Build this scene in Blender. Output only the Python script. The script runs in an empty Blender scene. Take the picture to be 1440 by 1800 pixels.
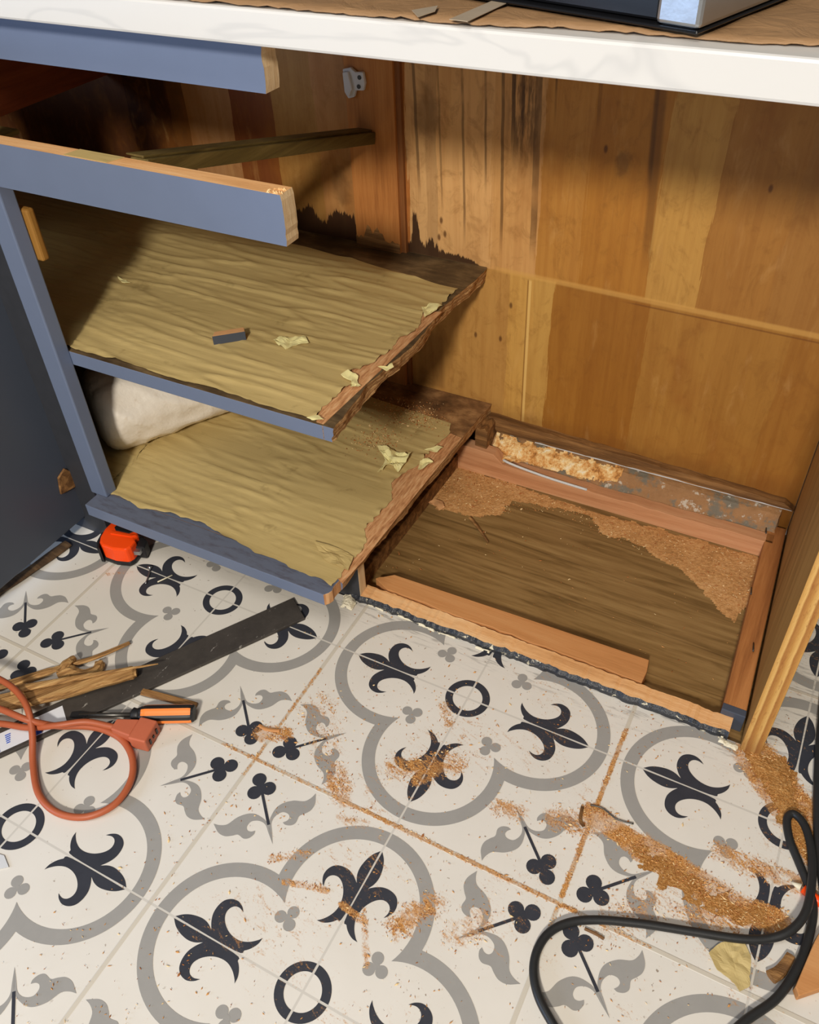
import bpy, bmesh, math, random
from mathutils import Vector, Matrix, noise
random.seed(7)
scene = bpy.context.scene
COL = scene.collection

# ------------------------------------------------------------------ camera
FPX = 1507.373
CAM = Vector((0.6732127, -0.6214976, 0.9392802))
RX = Vector((0.88621424, 0.46206088, -0.03352696))     # camera right
RY = Vector((0.28651936, -0.60352336, -0.74408751))    # camera down
RZ = Vector((-0.36404803, 0.64981482, -0.66724038))    # camera forward
cam_data = bpy.data.cameras.new('camera')
cam = bpy.data.objects.new('camera', cam_data); COL.objects.link(cam)
rot = Matrix((RX, -RY, -RZ)).transposed()
cam.matrix_world = Matrix.Translation(CAM) @ rot.to_4x4()
cam_data.sensor_fit = 'VERTICAL'; cam_data.sensor_height = 36.0
cam_data.lens = 36.0 * FPX / 1800.0
cam_data.clip_start = 0.01; cam_data.clip_end = 60
scene.camera = cam

# ------------------------------------------------------------------ light
world = bpy.data.worlds.new('room_ambience'); scene.world = world
world.use_nodes = True
bg = world.node_tree.nodes['Background']
bg.inputs[0].default_value = (1.0, 0.95, 0.88, 1); bg.inputs[1].default_value = 0.12

def area(name, loc, target, size, power, color):
    l = bpy.data.lights.new(name, 'AREA'); l.shape = 'DISK'; l.size = size
    l.energy = power; l.color = color
    o = bpy.data.objects.new(name, l); COL.objects.link(o)
    o.location = loc
    d = Vector(target) - Vector(loc)
    o.rotation_euler = d.to_track_quat('-Z', 'Y').to_euler()
    return o
area('kitchen_lamp', (0.86, -2.35, 1.98), (0.1, 0.3, 0.3), 0.30, 79, (1.0, 0.93, 0.82))
area('ceiling_lamp', (0.3, -1.1, 2.5), (0.4, -0.3, 0.0), 1.0, 20, (1.0, 0.97, 0.93))
area('cool_fill', (-1.5, -1.9, 0.9), (-0.1, -0.4, 0.1), 0.9, 34, (0.50, 0.68, 1.0))  # added blue fill to tint the floor from the left; no known window
scene.view_settings.view_transform = 'Standard'
scene.view_settings.look = 'None'
scene.view_settings.gamma = 1.0
scene.view_settings.use_curve_mapping = False
scene.view_settings.exposure = -0.08

# ------------------------------------------------------------------ helpers
def ray(px, py):
    return RX * ((px - 720) / FPX) + RY * ((py - 900) / FPX) + RZ
def atz(px, py, z=0.0):
    d = ray(px, py); return CAM + d * ((z - CAM.z) / d.z)
def aty(px, py, y):
    d = ray(px, py); return CAM + d * ((y - CAM.y) / d.y)
def lin(r, g, b):
    f = lambda c: (c / 255 / 12.92) if c / 255 <= 0.04045 else ((c / 255 + 0.055) / 1.055) ** 2.4
    return (f(r), f(g), f(b), 1.0)

# ---- node expressions
class E:
    def __init__(s, T, sock): s.T = T; s.k = sock
    def __add__(s, o): return s.T.m('ADD', s, o)
    def __radd__(s, o): return s.T.m('ADD', o, s)
    def __sub__(s, o): return s.T.m('SUBTRACT', s, o)
    def __rsub__(s, o): return s.T.m('SUBTRACT', o, s)
    def __mul__(s, o): return s.T.m('MULTIPLY', s, o)
    def __rmul__(s, o): return s.T.m('MULTIPLY', o, s)
    def __truediv__(s, o): return s.T.m('DIVIDE', s, o)
class Tree:
    def __init__(s, nt):
        s.nt = nt; s.g = nt.nodes.new('ShaderNodeNewGeometry'); s.tc = nt.nodes.new('ShaderNodeTexCoord')
        s.P = E(s, s.g.outputs['Position']); s.O = E(s, s.tc.outputs['Object']); s.Nn = E(s, s.g.outputs['Normal'])
        sp = nt.nodes.new('ShaderNodeSeparateXYZ'); nt.links.new(s.P.k, sp.inputs[0])
        s.x, s.y, s.z = [E(s, sp.outputs[i]) for i in range(3)]
    def put(s, sock, v):
        if isinstance(v, E): s.nt.links.new(v.k, sock)
        else: sock.default_value = v
    def m(s, op, a, b=0.0, c=None, clamp=False):
        n = s.nt.nodes.new('ShaderNodeMath'); n.operation = op; n.use_clamp = clamp
        s.put(n.inputs[0], a); s.put(n.inputs[1], b)
        if c is not None: s.put(n.inputs[2], c)
        return E(s, n.outputs[0])
    def vm(s, op, a, b=None, sc=None, out=0):
        n = s.nt.nodes.new('ShaderNodeVectorMath'); n.operation = op
        s.put(n.inputs[0], a)
        if b is not None: s.put(n.inputs[1], b)
        if sc is not None: s.put(n.inputs['Scale'], sc)
        return E(s, n.outputs[out])
    def scale(s, v, xyz): return s.vm('MULTIPLY', v, xyz)
    def noise(s, v, scale=5, detail=3, rough=0.55, dist=0.0, col=False):
        n = s.nt.nodes.new('ShaderNodeTexNoise'); s.put(n.inputs['Vector'], v)
        n.inputs['Scale'].default_value = scale; n.inputs['Detail'].default_value = detail
        n.inputs['Roughness'].default_value = rough; n.inputs['Distortion'].default_value = dist
        return E(s, n.outputs['Color' if col else 'Fac'])
    def voronoi(s, v, scale=20):
        n = s.nt.nodes.new('ShaderNodeTexVoronoi'); s.put(n.inputs['Vector'], v); n.inputs['Scale'].default_value = scale
        return E(s, n.outputs['Distance'])
    def sm(s, v, a, b, lo=0.0, hi=1.0):
        n = s.nt.nodes.new('ShaderNodeMapRange'); n.interpolation_type = 'SMOOTHSTEP'
        s.put(n.inputs['Value'], v)
        n.inputs['From Min'].default_value = a; n.inputs['From Max'].default_value = b
        n.inputs['To Min'].default_value = lo; n.inputs['To Max'].default_value = hi
        return E(s, n.outputs[0])
    def mix(s, f, a, b, mode='MIX'):
        n = s.nt.nodes.new('ShaderNodeMix'); n.data_type = 'RGBA'; n.blend_type = mode
        s.put(n.inputs[0], f); s.put(n.inputs[6], a); s.put(n.inputs[7], b)
        return E(s, n.outputs[2])
    def ramp(s, v, pts, mode='LINEAR'):
        n = s.nt.nodes.new('ShaderNodeValToRGB'); n.color_ramp.interpolation = mode
        s.put(n.inputs[0], v); el = n.color_ramp.elements
        while len(el) < len(pts): el.new(0.5)
        for e, (p, c) in zip(el, pts):
            e.position = p
        for e, (p, c) in zip(el, pts):
            e.color = c if not isinstance(c, (int, float)) else (c, c, c, 1)
        return E(s, n.outputs[0])
    def line(s, v, period, off, half, soft):
        # 1 on lines repeating every period
        w = s.m('WRAP', v - off, period / 2, -period / 2)
        return s.sm(s.m('ABSOLUTE', w), half + soft, half)
    def capsule(s, a, b, r0, r1):
        A = (a[0], a[1], 0.0); D = (b[0] - a[0], b[1] - a[1], 0.0); L = D[0] ** 2 + D[1] ** 2 + 1e-9
        flat = s.vm('MULTIPLY', s.P, (1, 1, 0))
        q = s.vm('SUBTRACT', flat, A)
        t = s.m('MULTIPLY', s.vm('DOT_PRODUCT', q, D, out=1), 1 / L, clamp=True)
        d = s.vm('LENGTH', s.vm('SUBTRACT', q, s.vm('SCALE', D, sc=t)), out=1)
        return s.sm(d, r1, r0)

def mat(name, fn):
    m = bpy.data.materials.new(name); m.use_nodes = True
    nt = m.node_tree; b = nt.nodes['Principled BSDF']; T = Tree(nt)
    r = fn(T)
    T.put(b.inputs['Base Color'], r['c'])
    T.put(b.inputs['Roughness'], r.get('r', 0.6))
    T.put(b.inputs['Metallic'], r.get('m', 0.0))
    b.inputs['Specular IOR Level'].default_value = r.get('s', 0.35)
    if 'h' in r:
        n = nt.nodes.new('ShaderNodeBump'); n.inputs['Strength'].default_value = r.get('hs', 0.5)
        n.inputs['Distance'].default_value = r.get('hd', 0.002)
        nt.links.new(r['h'].k, n.inputs['Height']); nt.links.new(n.outputs[0], b.inputs['Normal'])
    if 'coat' in r: b.inputs['Coat Weight'].default_value = r['coat']
    if 'tr' in r: b.inputs['Transmission Weight'].default_value = r['tr']
    return m
def plain(name, rgb, rough=0.6, var=0.12, metal=0.0, sc=60, bump=0.2):
    c = lin(*rgb)
    def f(T):
        n = T.noise(T.O, sc, 4, 0.6)
        k = T.mix(n, tuple(x * (1 - var) for x in c[:3]) + (1,), tuple(min(1, x * (1 + var)) for x in c[:3]) + (1,))
        return dict(c=k, r=rough, m=metal, h=n, hs=bump, hd=0.0008)
    return mat(name, f)
def wood(name, dark, mid, light, axis='x', sc=1.0, rough=0.65, bump=0.35):
    def f(T):
        s = {'x': (1.2, 22, 22), 'y': (22, 1.2, 22), 'z': (22, 22, 1.2)}[axis]
        v = T.scale(T.P, s)
        g = T.noise(v, 3.0 * sc, 5, 0.6, 0.6)
        fine = T.noise(T.scale(T.P, tuple(a * 6 for a in s)), 4.0 * sc, 3, 0.7)
        k = T.ramp(g * 0.75 + fine * 0.25, [(0.28, lin(*dark)), (0.48, lin(*mid)), (0.68, lin(*light))])
        return dict(c=k, r=rough, h=g * 0.4 + fine * 0.6, hs=bump, hd=0.0012)
    return mat(name, f)

# ------------------------------------------------------------------ objects
def wloc(p):
    return p['wl'] if p is not None else Vector((0, 0, 0))
WL = {}
def off_of(p): return WL[p.name] if p is not None else Vector((0, 0, 0))
def thing(name, label, cat, loc, group=None):
    o = bpy.data.objects.new(name, None); COL.objects.link(o)
    o.empty_display_size = 0.03
    o.location = loc; WL[o.name] = Vector(loc)
    o['label'] = label; o['category'] = cat
    if group: o['group'] = group
    return o
def mesh(name, verts, faces, mats, parent=None, fm=None, smooth=False, label=None, cat=None, group=None, kind=None):
    verts = [Vector(v) for v in verts]
    if parent is not None: off = off_of(parent)
    else:
        n = max(1, len(verts))
        off = Vector((sum(v.x for v in verts) / n, sum(v.y for v in verts) / n, min(v.z for v in verts)))
    me = bpy.data.meshes.new(name)
    me.from_pydata([tuple(v - off) for v in verts], [], faces)
    if not isinstance(mats, (list, tuple)): mats = [mats]
    for m in mats: me.materials.append(m)
    if fm:
        for p, i in zip(me.polygons, fm): p.material_index = i
    if smooth:
        for p in me.polygons: p.use_smooth = True
    me.update(); me.validate()
    o = bpy.data.objects.new(name, me); COL.objects.link(o)
    if parent is not None: o.parent = parent; WL[o.name] = off
    else: o.location = off; WL[o.name] = off
    if label: o['label'] = label
    if cat: o['category'] = cat
    if group: o['group'] = group
    if kind: o['kind'] = kind
    return o
def recalc(o):
    bm = bmesh.new(); bm.from_mesh(o.data); bmesh.ops.recalc_face_normals(bm, faces=bm.faces); bm.to_mesh(o.data); bm.free()
    return o
def bevel(o, w=0.001, seg=2):
    md = o.modifiers.new('edge', 'BEVEL'); md.width = w; md.segments = seg; md.limit_method = 'ANGLE'; md.angle_limit = math.radians(50)
    return o
def prism_geo(outline, vec):
    n = len(outline); v = [Vector(p) for p in outline] + [Vector(p) + Vector(vec) for p in outline]
    f = [tuple(range(n)), tuple(range(2 * n - 1, n - 1, -1))] + [(i, i + n, (i + 1) % n + n, (i + 1) % n) for i in range(n)]
    return v, f
def prism(name, outline, vec, mats, parent=None, fm=None, bev=0, **k):
    v, f = prism_geo(outline, vec)
    o = recalc(mesh(name, v, f, mats, parent, fm, **k))
    if bev: bevel(o, bev)
    return o
def box(name, a, b, mats, parent=None, faces=None, bev=0.0008, rz=0, piv=None, **k):
    """faces: dict of material index by side among -x +x -y +y -z +z"""
    (x0, y0, z0), (x1, y1, z1) = a, b
    v = [(x0, y0, z0), (x1, y0, z0), (x1, y1, z0), (x0, y1, z0), (x0, y0, z1), (x1, y0, z1), (x1, y1, z1), (x0, y1, z1)]
    if rz:
        p = piv or ((x0 + x1) / 2, (y0 + y1) / 2); c, s = math.cos(rz), math.sin(rz)
        v = [(p[0] + (x - p[0]) * c - (y - p[1]) * s, p[1] + (x - p[0]) * s + (y - p[1]) * c, z) for x, y, z in v]
    f = [(0, 3, 2, 1), (4, 5, 6, 7), (0, 1, 5, 4), (2, 3, 7, 6), (1, 2, 6, 5), (3, 0, 4, 7)]
    names = ['-z', '+z', '-y', '+y', '+x', '-x']
    fm = [(faces or {}).get(n, 0) for n in names]
    o = mesh(name, v, f, mats, parent, fm, **k)
    if bev: bevel(o, bev)
    return o
def smooth_path(pts, n=8):
    pts = [Vector(p) for p in pts]; out = []
    for i in range(len(pts) - 1):
        p0 = pts[max(0, i - 1)]; p1 = pts[i]; p2 = pts[i + 1]; p3 = pts[min(len(pts) - 1, i + 2)]
        for j in range(n):
            t = j / n
            out.append(0.5 * ((2 * p1) + (p2 - p0) * t + (2 * p0 - 5 * p1 + 4 * p2 - p3) * t * t + (3 * p1 - p0 - 3 * p2 + p3) * t ** 3))
    out.append(pts[-1]); return out
def tube_geo(path, r, sides=12, caps=True, prof=None):
    V = []; F = []; up = Vector((0, 0, 1)); prev = None
    n = len(path)
    for i, p in enumerate(path):
        d = (path[min(n - 1, i + 1)] - path[max(0, i - 1)]).normalized()
        u = (up - d * up.dot(d))
        if u.length < 1e-3: u = Vector((1, 0, 0)) - d * d.x
        u.normalize(); w = d.cross(u)
        rr = r(i / (n - 1)) if callable(r) else r
        for j in range(sides):
            a = 2 * math.pi * j / sides; k = prof(a) if prof else 1
            V.append(p + (u * math.cos(a) + w * math.sin(a)) * rr * k)
    for i in range(n - 1):
        for j in range(sides):
            a = i * sides + j; b = i * sides + (j + 1) % sides
            F.append((a, b, b + sides, a + sides))
    if caps:
        F.append(tuple(range(sides))[::-1]); F.append(tuple(range((n - 1) * sides, n * sides)))
    return V, F
def tube(name, path, r, m, parent=None, sides=12, prof=None, **k):
    V, F = tube_geo(path, r, sides, prof=prof)
    return recalc(mesh(name, V, F, m, parent, smooth=True, **k))
def inside(p, poly):
    c = False; n = len(poly)
    for i in range(n):
        x1, y1 = poly[i][0], poly[i][1]; x2, y2 = poly[i - 1][0], poly[i - 1][1]
        if (y1 > p[1]) != (y2 > p[1]) and p[0] < (x2 - x1) * (p[1] - y1) / (y2 - y1) + x1: c = not c
    return c
def nz(x, y, z=0.0, s=1.0): return noise.noise(Vector((x * s, y * s, z)))
def jag(a, b, n, amp, seed=0, axis=None):
    """points from a to b (a included, b excluded) with perpendicular jitter in xy / given axis"""
    rnd = random.Random(seed); a = Vector(a); b = Vector(b); out = [a.copy()]
    d = (b - a).normalized(); ax = Vector(axis) if axis else Vector((-d.y, d.x, 0))
    for i in range(1, n):
        out.append(a.lerp(b, (i + rnd.uniform(-.3, .3)) / n) + ax * rnd.uniform(-amp, amp))
    return out

# ------------------------------------------------------------------ sawdust layout (world xy segments: a, b, r0, r1, strength)
def seg(p, q, r0, r1, s=1.0):
    a = atz(*p); b = atz(*q); return ((a.x, a.y), (b.x, b.y), r0, r1, s)
DUST = [
    ((.150, -.2), (.335, -.2), .0006, .0050, .82), ((.335, -.2), (.62, -.2), .0010, .0058, .98), ((.62, -.2), (.70, -.2), .0006, .0050, .78),
    ((.2, -.045), (.2, -.225), .0006, .0050, .84), ((.6, .045), (.6, -.19), .0010, .0060, 1.1), ((.6, -.2), (.6, -.245), .0006, .0050, .80),
    seg((460, 1290), (500, 1290), .004, .022, .95), seg((590, 1355), (600, 1400), .006, .028, .85),
    seg((700, 1350), (800, 1340), .006, .035, .8), seg((735, 1370), (770, 1350), .004, .018, 1.0),
    seg((780, 1240), (790, 1270), .003, .016, .8), seg((560, 1240), (575, 1320), .01, .05, .55),
    seg((1040, 1430), (1130, 1490), .008, .022, 1.2), seg((1130, 1490), (1300, 1600), .010, .026, 1.3),
    seg((1300, 1600), (1370, 1620), .008, .024, 1.15), seg((1330, 1330), (1400, 1430), .015, .040, 1.4),
    seg((1400, 1430), (1440, 1500), .012, .036, 1.3), seg((1200, 1600), (1290, 1640), .004, .024, .8),
    seg((980, 1440), (1060, 1450), .006, .030, .85), seg((880, 1420), (910, 1430), .004, .024, .8),
    seg((640, 1600), (645, 1700), .001, .008, .75), seg((700, 1625), (760, 1590), .004, .030, .85),
    seg((800, 1640), (850, 1620), .004, .03, .75), seg((480, 1510), (540, 1500), .002, .012, .7),
    seg((500, 1550), (575, 1565), .002, .007, .95), seg((600, 1590), (640, 1620), .002, .008, .85),
    seg((1270, 1500), (1420, 1560), .004, .026, .85), seg((1080, 1620), (1200, 1560), .01, .05, .6),
    seg((600, 1440), (640, 1450), .004, .014, .7), seg((180, 1010), (240, 1005), .001, .008, .6),
]
def dust_at(x, y):
    v = 0
    for a, b, r0, r1, s in DUST:
        dx, dy = b[0] - a[0], b[1] - a[1]; L = dx * dx + dy * dy + 1e-9
        t = min(1, max(0, ((x - a[0]) * dx + (y - a[1]) * dy) / L))
        d = math.hypot(x - a[0] - t * dx, y - a[1] - t * dy)
        u = min(1, max(0, (r1 - d) / (r1 - r0))); v = max(v, s * u * u * (3 - 2 * u))
    return v

# ------------------------------------------------------------------ materials
def dust_mask(T):
    acc = None
    for a, b, r0, r1, s in DUST:
        c = T.capsule(a, b, r0, r1) * s
        acc = c if acc is None else T.m('MAXIMUM', acc, c)
    rotv = T.vm('ADD', T.vm('SCALE', (0.82, 0.28, 0), sc=T.x + T.y * -.35), T.vm('SCALE', (-.9, 2.2, 0), sc=T.y + T.x * .35))
    n1 = T.noise(rotv, 52, 6, 0.74, 0.9)
    n2 = T.noise(T.scale(T.P, (1, 1, 0)), 420, 3, 0.6)
    broad = T.sm(T.x, 0.1, 0.32) * T.sm(T.noise(T.P, 7, 2, 0.5), 0.36, 0.62) * 0.44
    d = T.m('MAXIMUM', acc, broad)
    return T.sm(d + (n1 - 0.5) * 2.2 + (n2 - 0.5) * 1.1, 0.50, 1.02)
def dusty(T, base):
    m = dust_mask(T)
    col = T.ramp(T.noise(T.P, 500, 3, 0.7), [(0.3, lin(128, 78, 36)), (0.5, lin(190, 132, 70)), (0.7, lin(222, 178, 118))])
    thin = T.sm(T.noise(T.P, 25, 3, 0.6), 0.3, 0.6, 0.5, 1.0)
    return T.mix(m * thin, base, col), m
def f_tile(T):
    base = T.mix(T.noise(T.P, 9, 4, 0.6), lin(212, 205, 193), lin(226, 220, 210))
    speck = T.sm(T.noise(T.P, 190, 2, 0.5), 0.69, 0.74)
    region = T.sm(T.noise(T.P, 11, 2), 0.42, 0.62)
    base = T.mix(speck * region * 0.75, base, lin(120, 95, 70))
    scuff = T.sm(T.y, 0.03, 0.085) * T.sm(T.noise(T.scale(T.P, (8, 60, 1)), 3, 4, 0.7), 0.5, 0.66)
    base = T.mix(scuff * 0.55, base, lin(110, 106, 100))
    ox = T.m('MAXIMUM', T.line(T.x, 0.4, 0.2, 0.0019, 0.0012), T.line(T.y, 0.4, 0.2, 0.0019, 0.0012))
    ev = T.m('MAXIMUM', T.line(T.x, 0.4, 0.0, 0.0009, 0.0008), T.line(T.y, 0.4, 0.0, 0.0009, 0.0008))
    base = T.mix(ox * 0.8, base, lin(196, 186, 168))
    base = T.mix(ev * 0.55, base, lin(186, 180, 170))
    c, m = dusty(T, base)
    return dict(c=c, r=0.42, s=0.4, h=T.m('MAXIMUM', T.line(T.x, 0.4, 0.2, 0.0019, 0.0012), T.line(T.y, 0.4, 0.2, 0.0019, 0.0012)), hs=0.4, hd=0.001)
def f_ink(rgb, rgb2):
    def f(T):
        base = T.mix(T.noise(T.P, 40, 5, 0.7), lin(*rgb), lin(*rgb2))
        c, m = dusty(T, base)
        return dict(c=c, r=0.45, s=0.35)
    return f
M = {}
M['tile'] = mat('glazed_tile', f_tile)
M['ink_dark'] = mat('charcoal_glaze', f_ink((44, 46, 53), (62, 63, 70)))
M['ink_grey'] = mat('grey_glaze', f_ink((146, 143, 138), (160, 156, 150)))

def f_wall(T):
    P = T.P
    # veneer strips of different colour, right-hand ones darkened for the dimmer light there
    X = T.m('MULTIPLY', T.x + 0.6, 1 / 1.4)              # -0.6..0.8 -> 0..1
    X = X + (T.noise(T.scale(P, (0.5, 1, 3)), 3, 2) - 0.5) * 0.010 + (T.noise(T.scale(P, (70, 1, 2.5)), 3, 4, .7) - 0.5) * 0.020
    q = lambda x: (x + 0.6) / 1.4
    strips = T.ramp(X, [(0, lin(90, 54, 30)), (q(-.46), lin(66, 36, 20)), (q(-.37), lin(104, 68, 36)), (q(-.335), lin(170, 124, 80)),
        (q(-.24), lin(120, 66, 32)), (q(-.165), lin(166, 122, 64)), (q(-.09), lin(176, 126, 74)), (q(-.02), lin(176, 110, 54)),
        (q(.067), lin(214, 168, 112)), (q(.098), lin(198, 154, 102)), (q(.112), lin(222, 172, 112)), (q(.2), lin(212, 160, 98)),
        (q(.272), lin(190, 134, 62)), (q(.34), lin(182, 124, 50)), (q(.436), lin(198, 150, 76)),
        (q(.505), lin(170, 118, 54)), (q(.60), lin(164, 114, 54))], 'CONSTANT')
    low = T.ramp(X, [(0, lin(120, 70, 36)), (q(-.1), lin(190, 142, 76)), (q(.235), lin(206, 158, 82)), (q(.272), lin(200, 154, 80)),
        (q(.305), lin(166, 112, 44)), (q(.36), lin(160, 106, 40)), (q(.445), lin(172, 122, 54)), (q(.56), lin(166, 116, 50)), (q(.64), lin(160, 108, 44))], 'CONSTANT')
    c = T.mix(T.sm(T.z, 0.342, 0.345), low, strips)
    g = T.noise(T.scale(P, (26, 1, 1.4)), 3.2, 5, 0.6, 0.8)
    c = T.mix(T.sm(g, 0.35, 0.7) * 0.25, c, T.mix(1.0, c, lin(190, 150, 100), 'MULTIPLY'))
    blot = T.noise(T.scale(P, (5, 1, 3.2)), 2.6, 4, 0.6)
    c = T.mix(T.sm(blot, 0.5, 0.75) * 0.5, c, lin(150, 92, 36))
    fine = T.noise(T.scale(P, (120, 1, 5)), 5, 3, 0.6)
    c = T.mix(T.sm(fine, 0.55, 0.8) * 0.15, c, lin(110, 64, 28))
    c = T.mix(T.sm(T.noise(T.scale(P, (9, 1, 6)), 4, 5, .7, 1.0), .48, .72) * .38, c, lin(132, 84, 32))
    c = T.mix(T.sm(T.noise(T.scale(P, (14, 1, 4)), 3, 4, .6, .5), .56, .80) * .3, c, lin(214, 168, 104))
    # long black cracks
    wob = T.x + (T.noise(T.scale(P, (0, 0, 6)), 1.5, 3) - 0.5) * 0.008 + (T.z - 0.5) * 0.03
    for x0, zl, zh, w, a in ((.085, .42, .9, .0016, 0.6), (.122, .40, .9, .0009, 0.45), (.158, .36, .9, .0012, 0.56), (.192, .44, .9, .001, 0.6), (.217, .36, .9, .0016, 0.64), (.2665, .36, .9, .0042, .55), (.232, .50, .62, .002, .8), (.245, .5, .66, .0018, .7), (.348, .55, .62, .0018, .8), (.29, .55, .62, .0008, .6)):
        l = T.sm(T.m('ABSOLUTE', wob - x0), w + 0.0012, w) * T.sm(T.z, zl, zl + .07) * T.sm(T.z, zh + .01, zh)
        l = l * T.sm(T.noise(T.scale(P, (3, 1, 5)), 3, 2), 0.25, 0.5)
        c = T.mix(l * a, c, lin(58, 32, 16))
    # dark seam at x .43
    w2 = T.x + (T.z - .4) * 0.06
    s = T.sm(T.m('ABSOLUTE', w2 - .434), .009, .003) * T.sm(T.z, .36, .46)
    c = T.mix(s * 0.5, c, lin(84, 48, 20))
    s = T.sm(T.m('ABSOLUTE', w2 - .428), .005, .001) * T.sm(T.z, .49, .53)
    c = T.mix(s * 0.6, c, lin(70, 44, 24))
    # black mould blotches near the cracks, high up
    bl = T.sm(T.m('ABSOLUTE', T.x - .245), .035, .005) * T.sm(T.z, .49, .55) * T.sm(T.noise(T.scale(P, (45, 1, 6)), 2.2, 4, 0.7), .40, .58)
    c = T.mix(bl * 0.75, c, lin(62, 40, 22))
    for (bx, bz, br) in ((.10, .555, .035), (.385, .525, .018), (-.05, .43, .03), (.06, .50, .02)):
        dd = T.vm('LENGTH', T.vm('MULTIPLY', T.vm('SUBTRACT', P, (bx, .5, bz)), (1.3, 0, .8)), out=1)
        c = T.mix(T.sm(dd + (T.noise(P, 60, 4) - .5) * .03, br, br * .4) * .45, c, lin(84, 56, 32))
    # knots
    for (bx, bz) in ((.122, .405), (.128, .385), (.118, .378), (.24, .29), (.182, .225), (.225, .228), (-.003, .448), (-.002, .388), (.57, .52), (.36, .54)):
        dd = T.vm('LENGTH', T.vm('MULTIPLY', T.vm('SUBTRACT', P, (bx, .5, bz)), (1.6, 0, .8)), out=1)
        c = T.mix(T.sm(dd, .006, .002) * .8, c, lin(88, 50, 24))
    # soaked black band just above the old shelf, with a toothed upper edge
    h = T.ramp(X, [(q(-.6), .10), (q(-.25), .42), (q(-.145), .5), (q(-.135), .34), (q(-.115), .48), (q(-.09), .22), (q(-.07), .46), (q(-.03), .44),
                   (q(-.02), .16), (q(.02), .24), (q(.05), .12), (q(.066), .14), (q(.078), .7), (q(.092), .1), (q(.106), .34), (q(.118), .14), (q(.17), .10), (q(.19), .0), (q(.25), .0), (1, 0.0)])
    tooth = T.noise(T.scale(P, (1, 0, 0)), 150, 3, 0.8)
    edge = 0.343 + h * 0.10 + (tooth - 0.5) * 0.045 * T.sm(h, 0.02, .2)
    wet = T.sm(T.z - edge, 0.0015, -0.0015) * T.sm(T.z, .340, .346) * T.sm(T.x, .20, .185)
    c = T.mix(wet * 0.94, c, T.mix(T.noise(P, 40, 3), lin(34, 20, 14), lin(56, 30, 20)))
    # ghost line of the missing shelf
    gz = T.m('ABSOLUTE', T.z - .344 - (T.x - .28) * -.01)
    gl = T.sm(gz, .006, .002) * T.sm(T.x, .2, .23)
    c = T.mix(gl * .6, c, lin(214, 164, 88))
    gl2 = T.sm(T.m('ABSOLUTE', T.z - .335 + (T.x - .28) * .01), .0018, .0006) * T.sm(T.x, .40, .44)
    c = T.mix(gl2 * .6, c, lin(112, 66, 26))
    # vertical light bead below
    vx = T.m('ABSOLUTE', T.x - .2705 + (T.z - .2) * .01)
    c = T.mix(T.sm(vx, .003, .001) * T.sm(T.z, .34, .335) * .7, c, lin(236, 196, 120))
    vx = T.m('ABSOLUTE', T.x - .267 + (T.z - .2) * .01)
    c = T.mix(T.sm(vx, .0014, .0004) * T.sm(T.z, .34, .335) * .6, c, lin(110, 66, 26))
    # rot at foot of the wall
    ft = T.sm(T.z + (T.noise(P, 30, 4) - .5) * .05, .115, .075)
    c = T.mix(ft * .45, c, lin(120, 72, 30))
    wetR = T.sm(T.x, .05, .095) * 0 + T.sm(T.m('ABSOLUTE', T.x - .10), .03, .02) * T.sm(T.z + (tooth - .5) * .03, .22, .20) * T.sm(T.z, .10, .11)
    c = T.mix(wetR * 0.35, c, lin(90, 52, 26))
    return dict(c=c, r=0.5, s=0.3, h=g * .5 + fine * .3, hs=0.25, hd=0.001)
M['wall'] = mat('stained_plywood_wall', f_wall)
M['post'] = wood('orange_pine', (146, 88, 42), (180, 116, 58), (196, 134, 72), 'z')
M['darkstrip'] = wood('brown_post_shade', (104, 62, 30), (128, 78, 38), (150, 96, 50), 'z')
M['amber'] = wood('amber_block', (120, 84, 34), (146, 102, 42), (160, 116, 52), 'z')
M['oldwood'] = wood('dark_soaked_wood', (48, 34, 22), (84, 62, 40), (120, 92, 60), 'x')
M['rotten'] = wood('rotten_brown_wood', (62, 42, 24), (116, 80, 44), (176, 130, 78), 'x', 1.3, bump=.8)
M['raw'] = wood('freshly_broken_wood', (186, 130, 78), (222, 168, 112), (238, 194, 142), 'x', 1.2, bump=.6)
M['raw_end'] = wood('pale_sawn_end_grain', (190, 150, 100), (224, 192, 148), (240, 216, 176), 'z', 1.5, bump=.7)
M['cedar'] = wood('pinkish_cedar', (170, 114, 74), (198, 142, 100), (212, 160, 118), 'x', 1.0)
M['plank'] = wood('orange_cedar_plank', (166, 110, 60), (194, 134, 80), (206, 150, 96), 'x', .6)
M['cleat'] = wood('brown_cleat_wood', (110, 66, 34), (160, 102, 54), (184, 124, 70), 'y')
M['olive'] = wood('olive_brown_wood', (62, 50, 22), (92, 76, 36), (112, 94, 50), 'y')
M['redwood'] = wood('red_brown_board', (84, 36, 16), (108, 48, 22), (124, 60, 30), 'y')
def f_splint(T):
    c_, s_ = math.cos(math.radians(56)), math.sin(math.radians(56))
    a = T.x * c_ + T.y * s_; b = T.y * c_ - T.x * s_
    n = T.nt.nodes.new('ShaderNodeCombineXYZ'); T.put(n.inputs[0], a * 3.0); T.put(n.inputs[1], b * 60.0); T.put(n.inputs[2], T.z * 60.0)
    g = T.noise(E(T, n.outputs[0]), 3.0, 5, .65, .4)
    return dict(c=T.ramp(g, [(.3, lin(92, 60, 30)), (.48, lin(168, 124, 72)), (.68, lin(212, 172, 114))]), r=.7, h=g, hs=1.0, hd=.003)
M['splinter'] = mat('splintered_pine', f_splint)
M['chipwood'] = plain('pale_chip_wood', (212, 160, 110), .7, .2)
M['blue'] = plain('slate_blue_paint', (106, 118, 144), .38, .05, sc=25, bump=.08)
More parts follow.
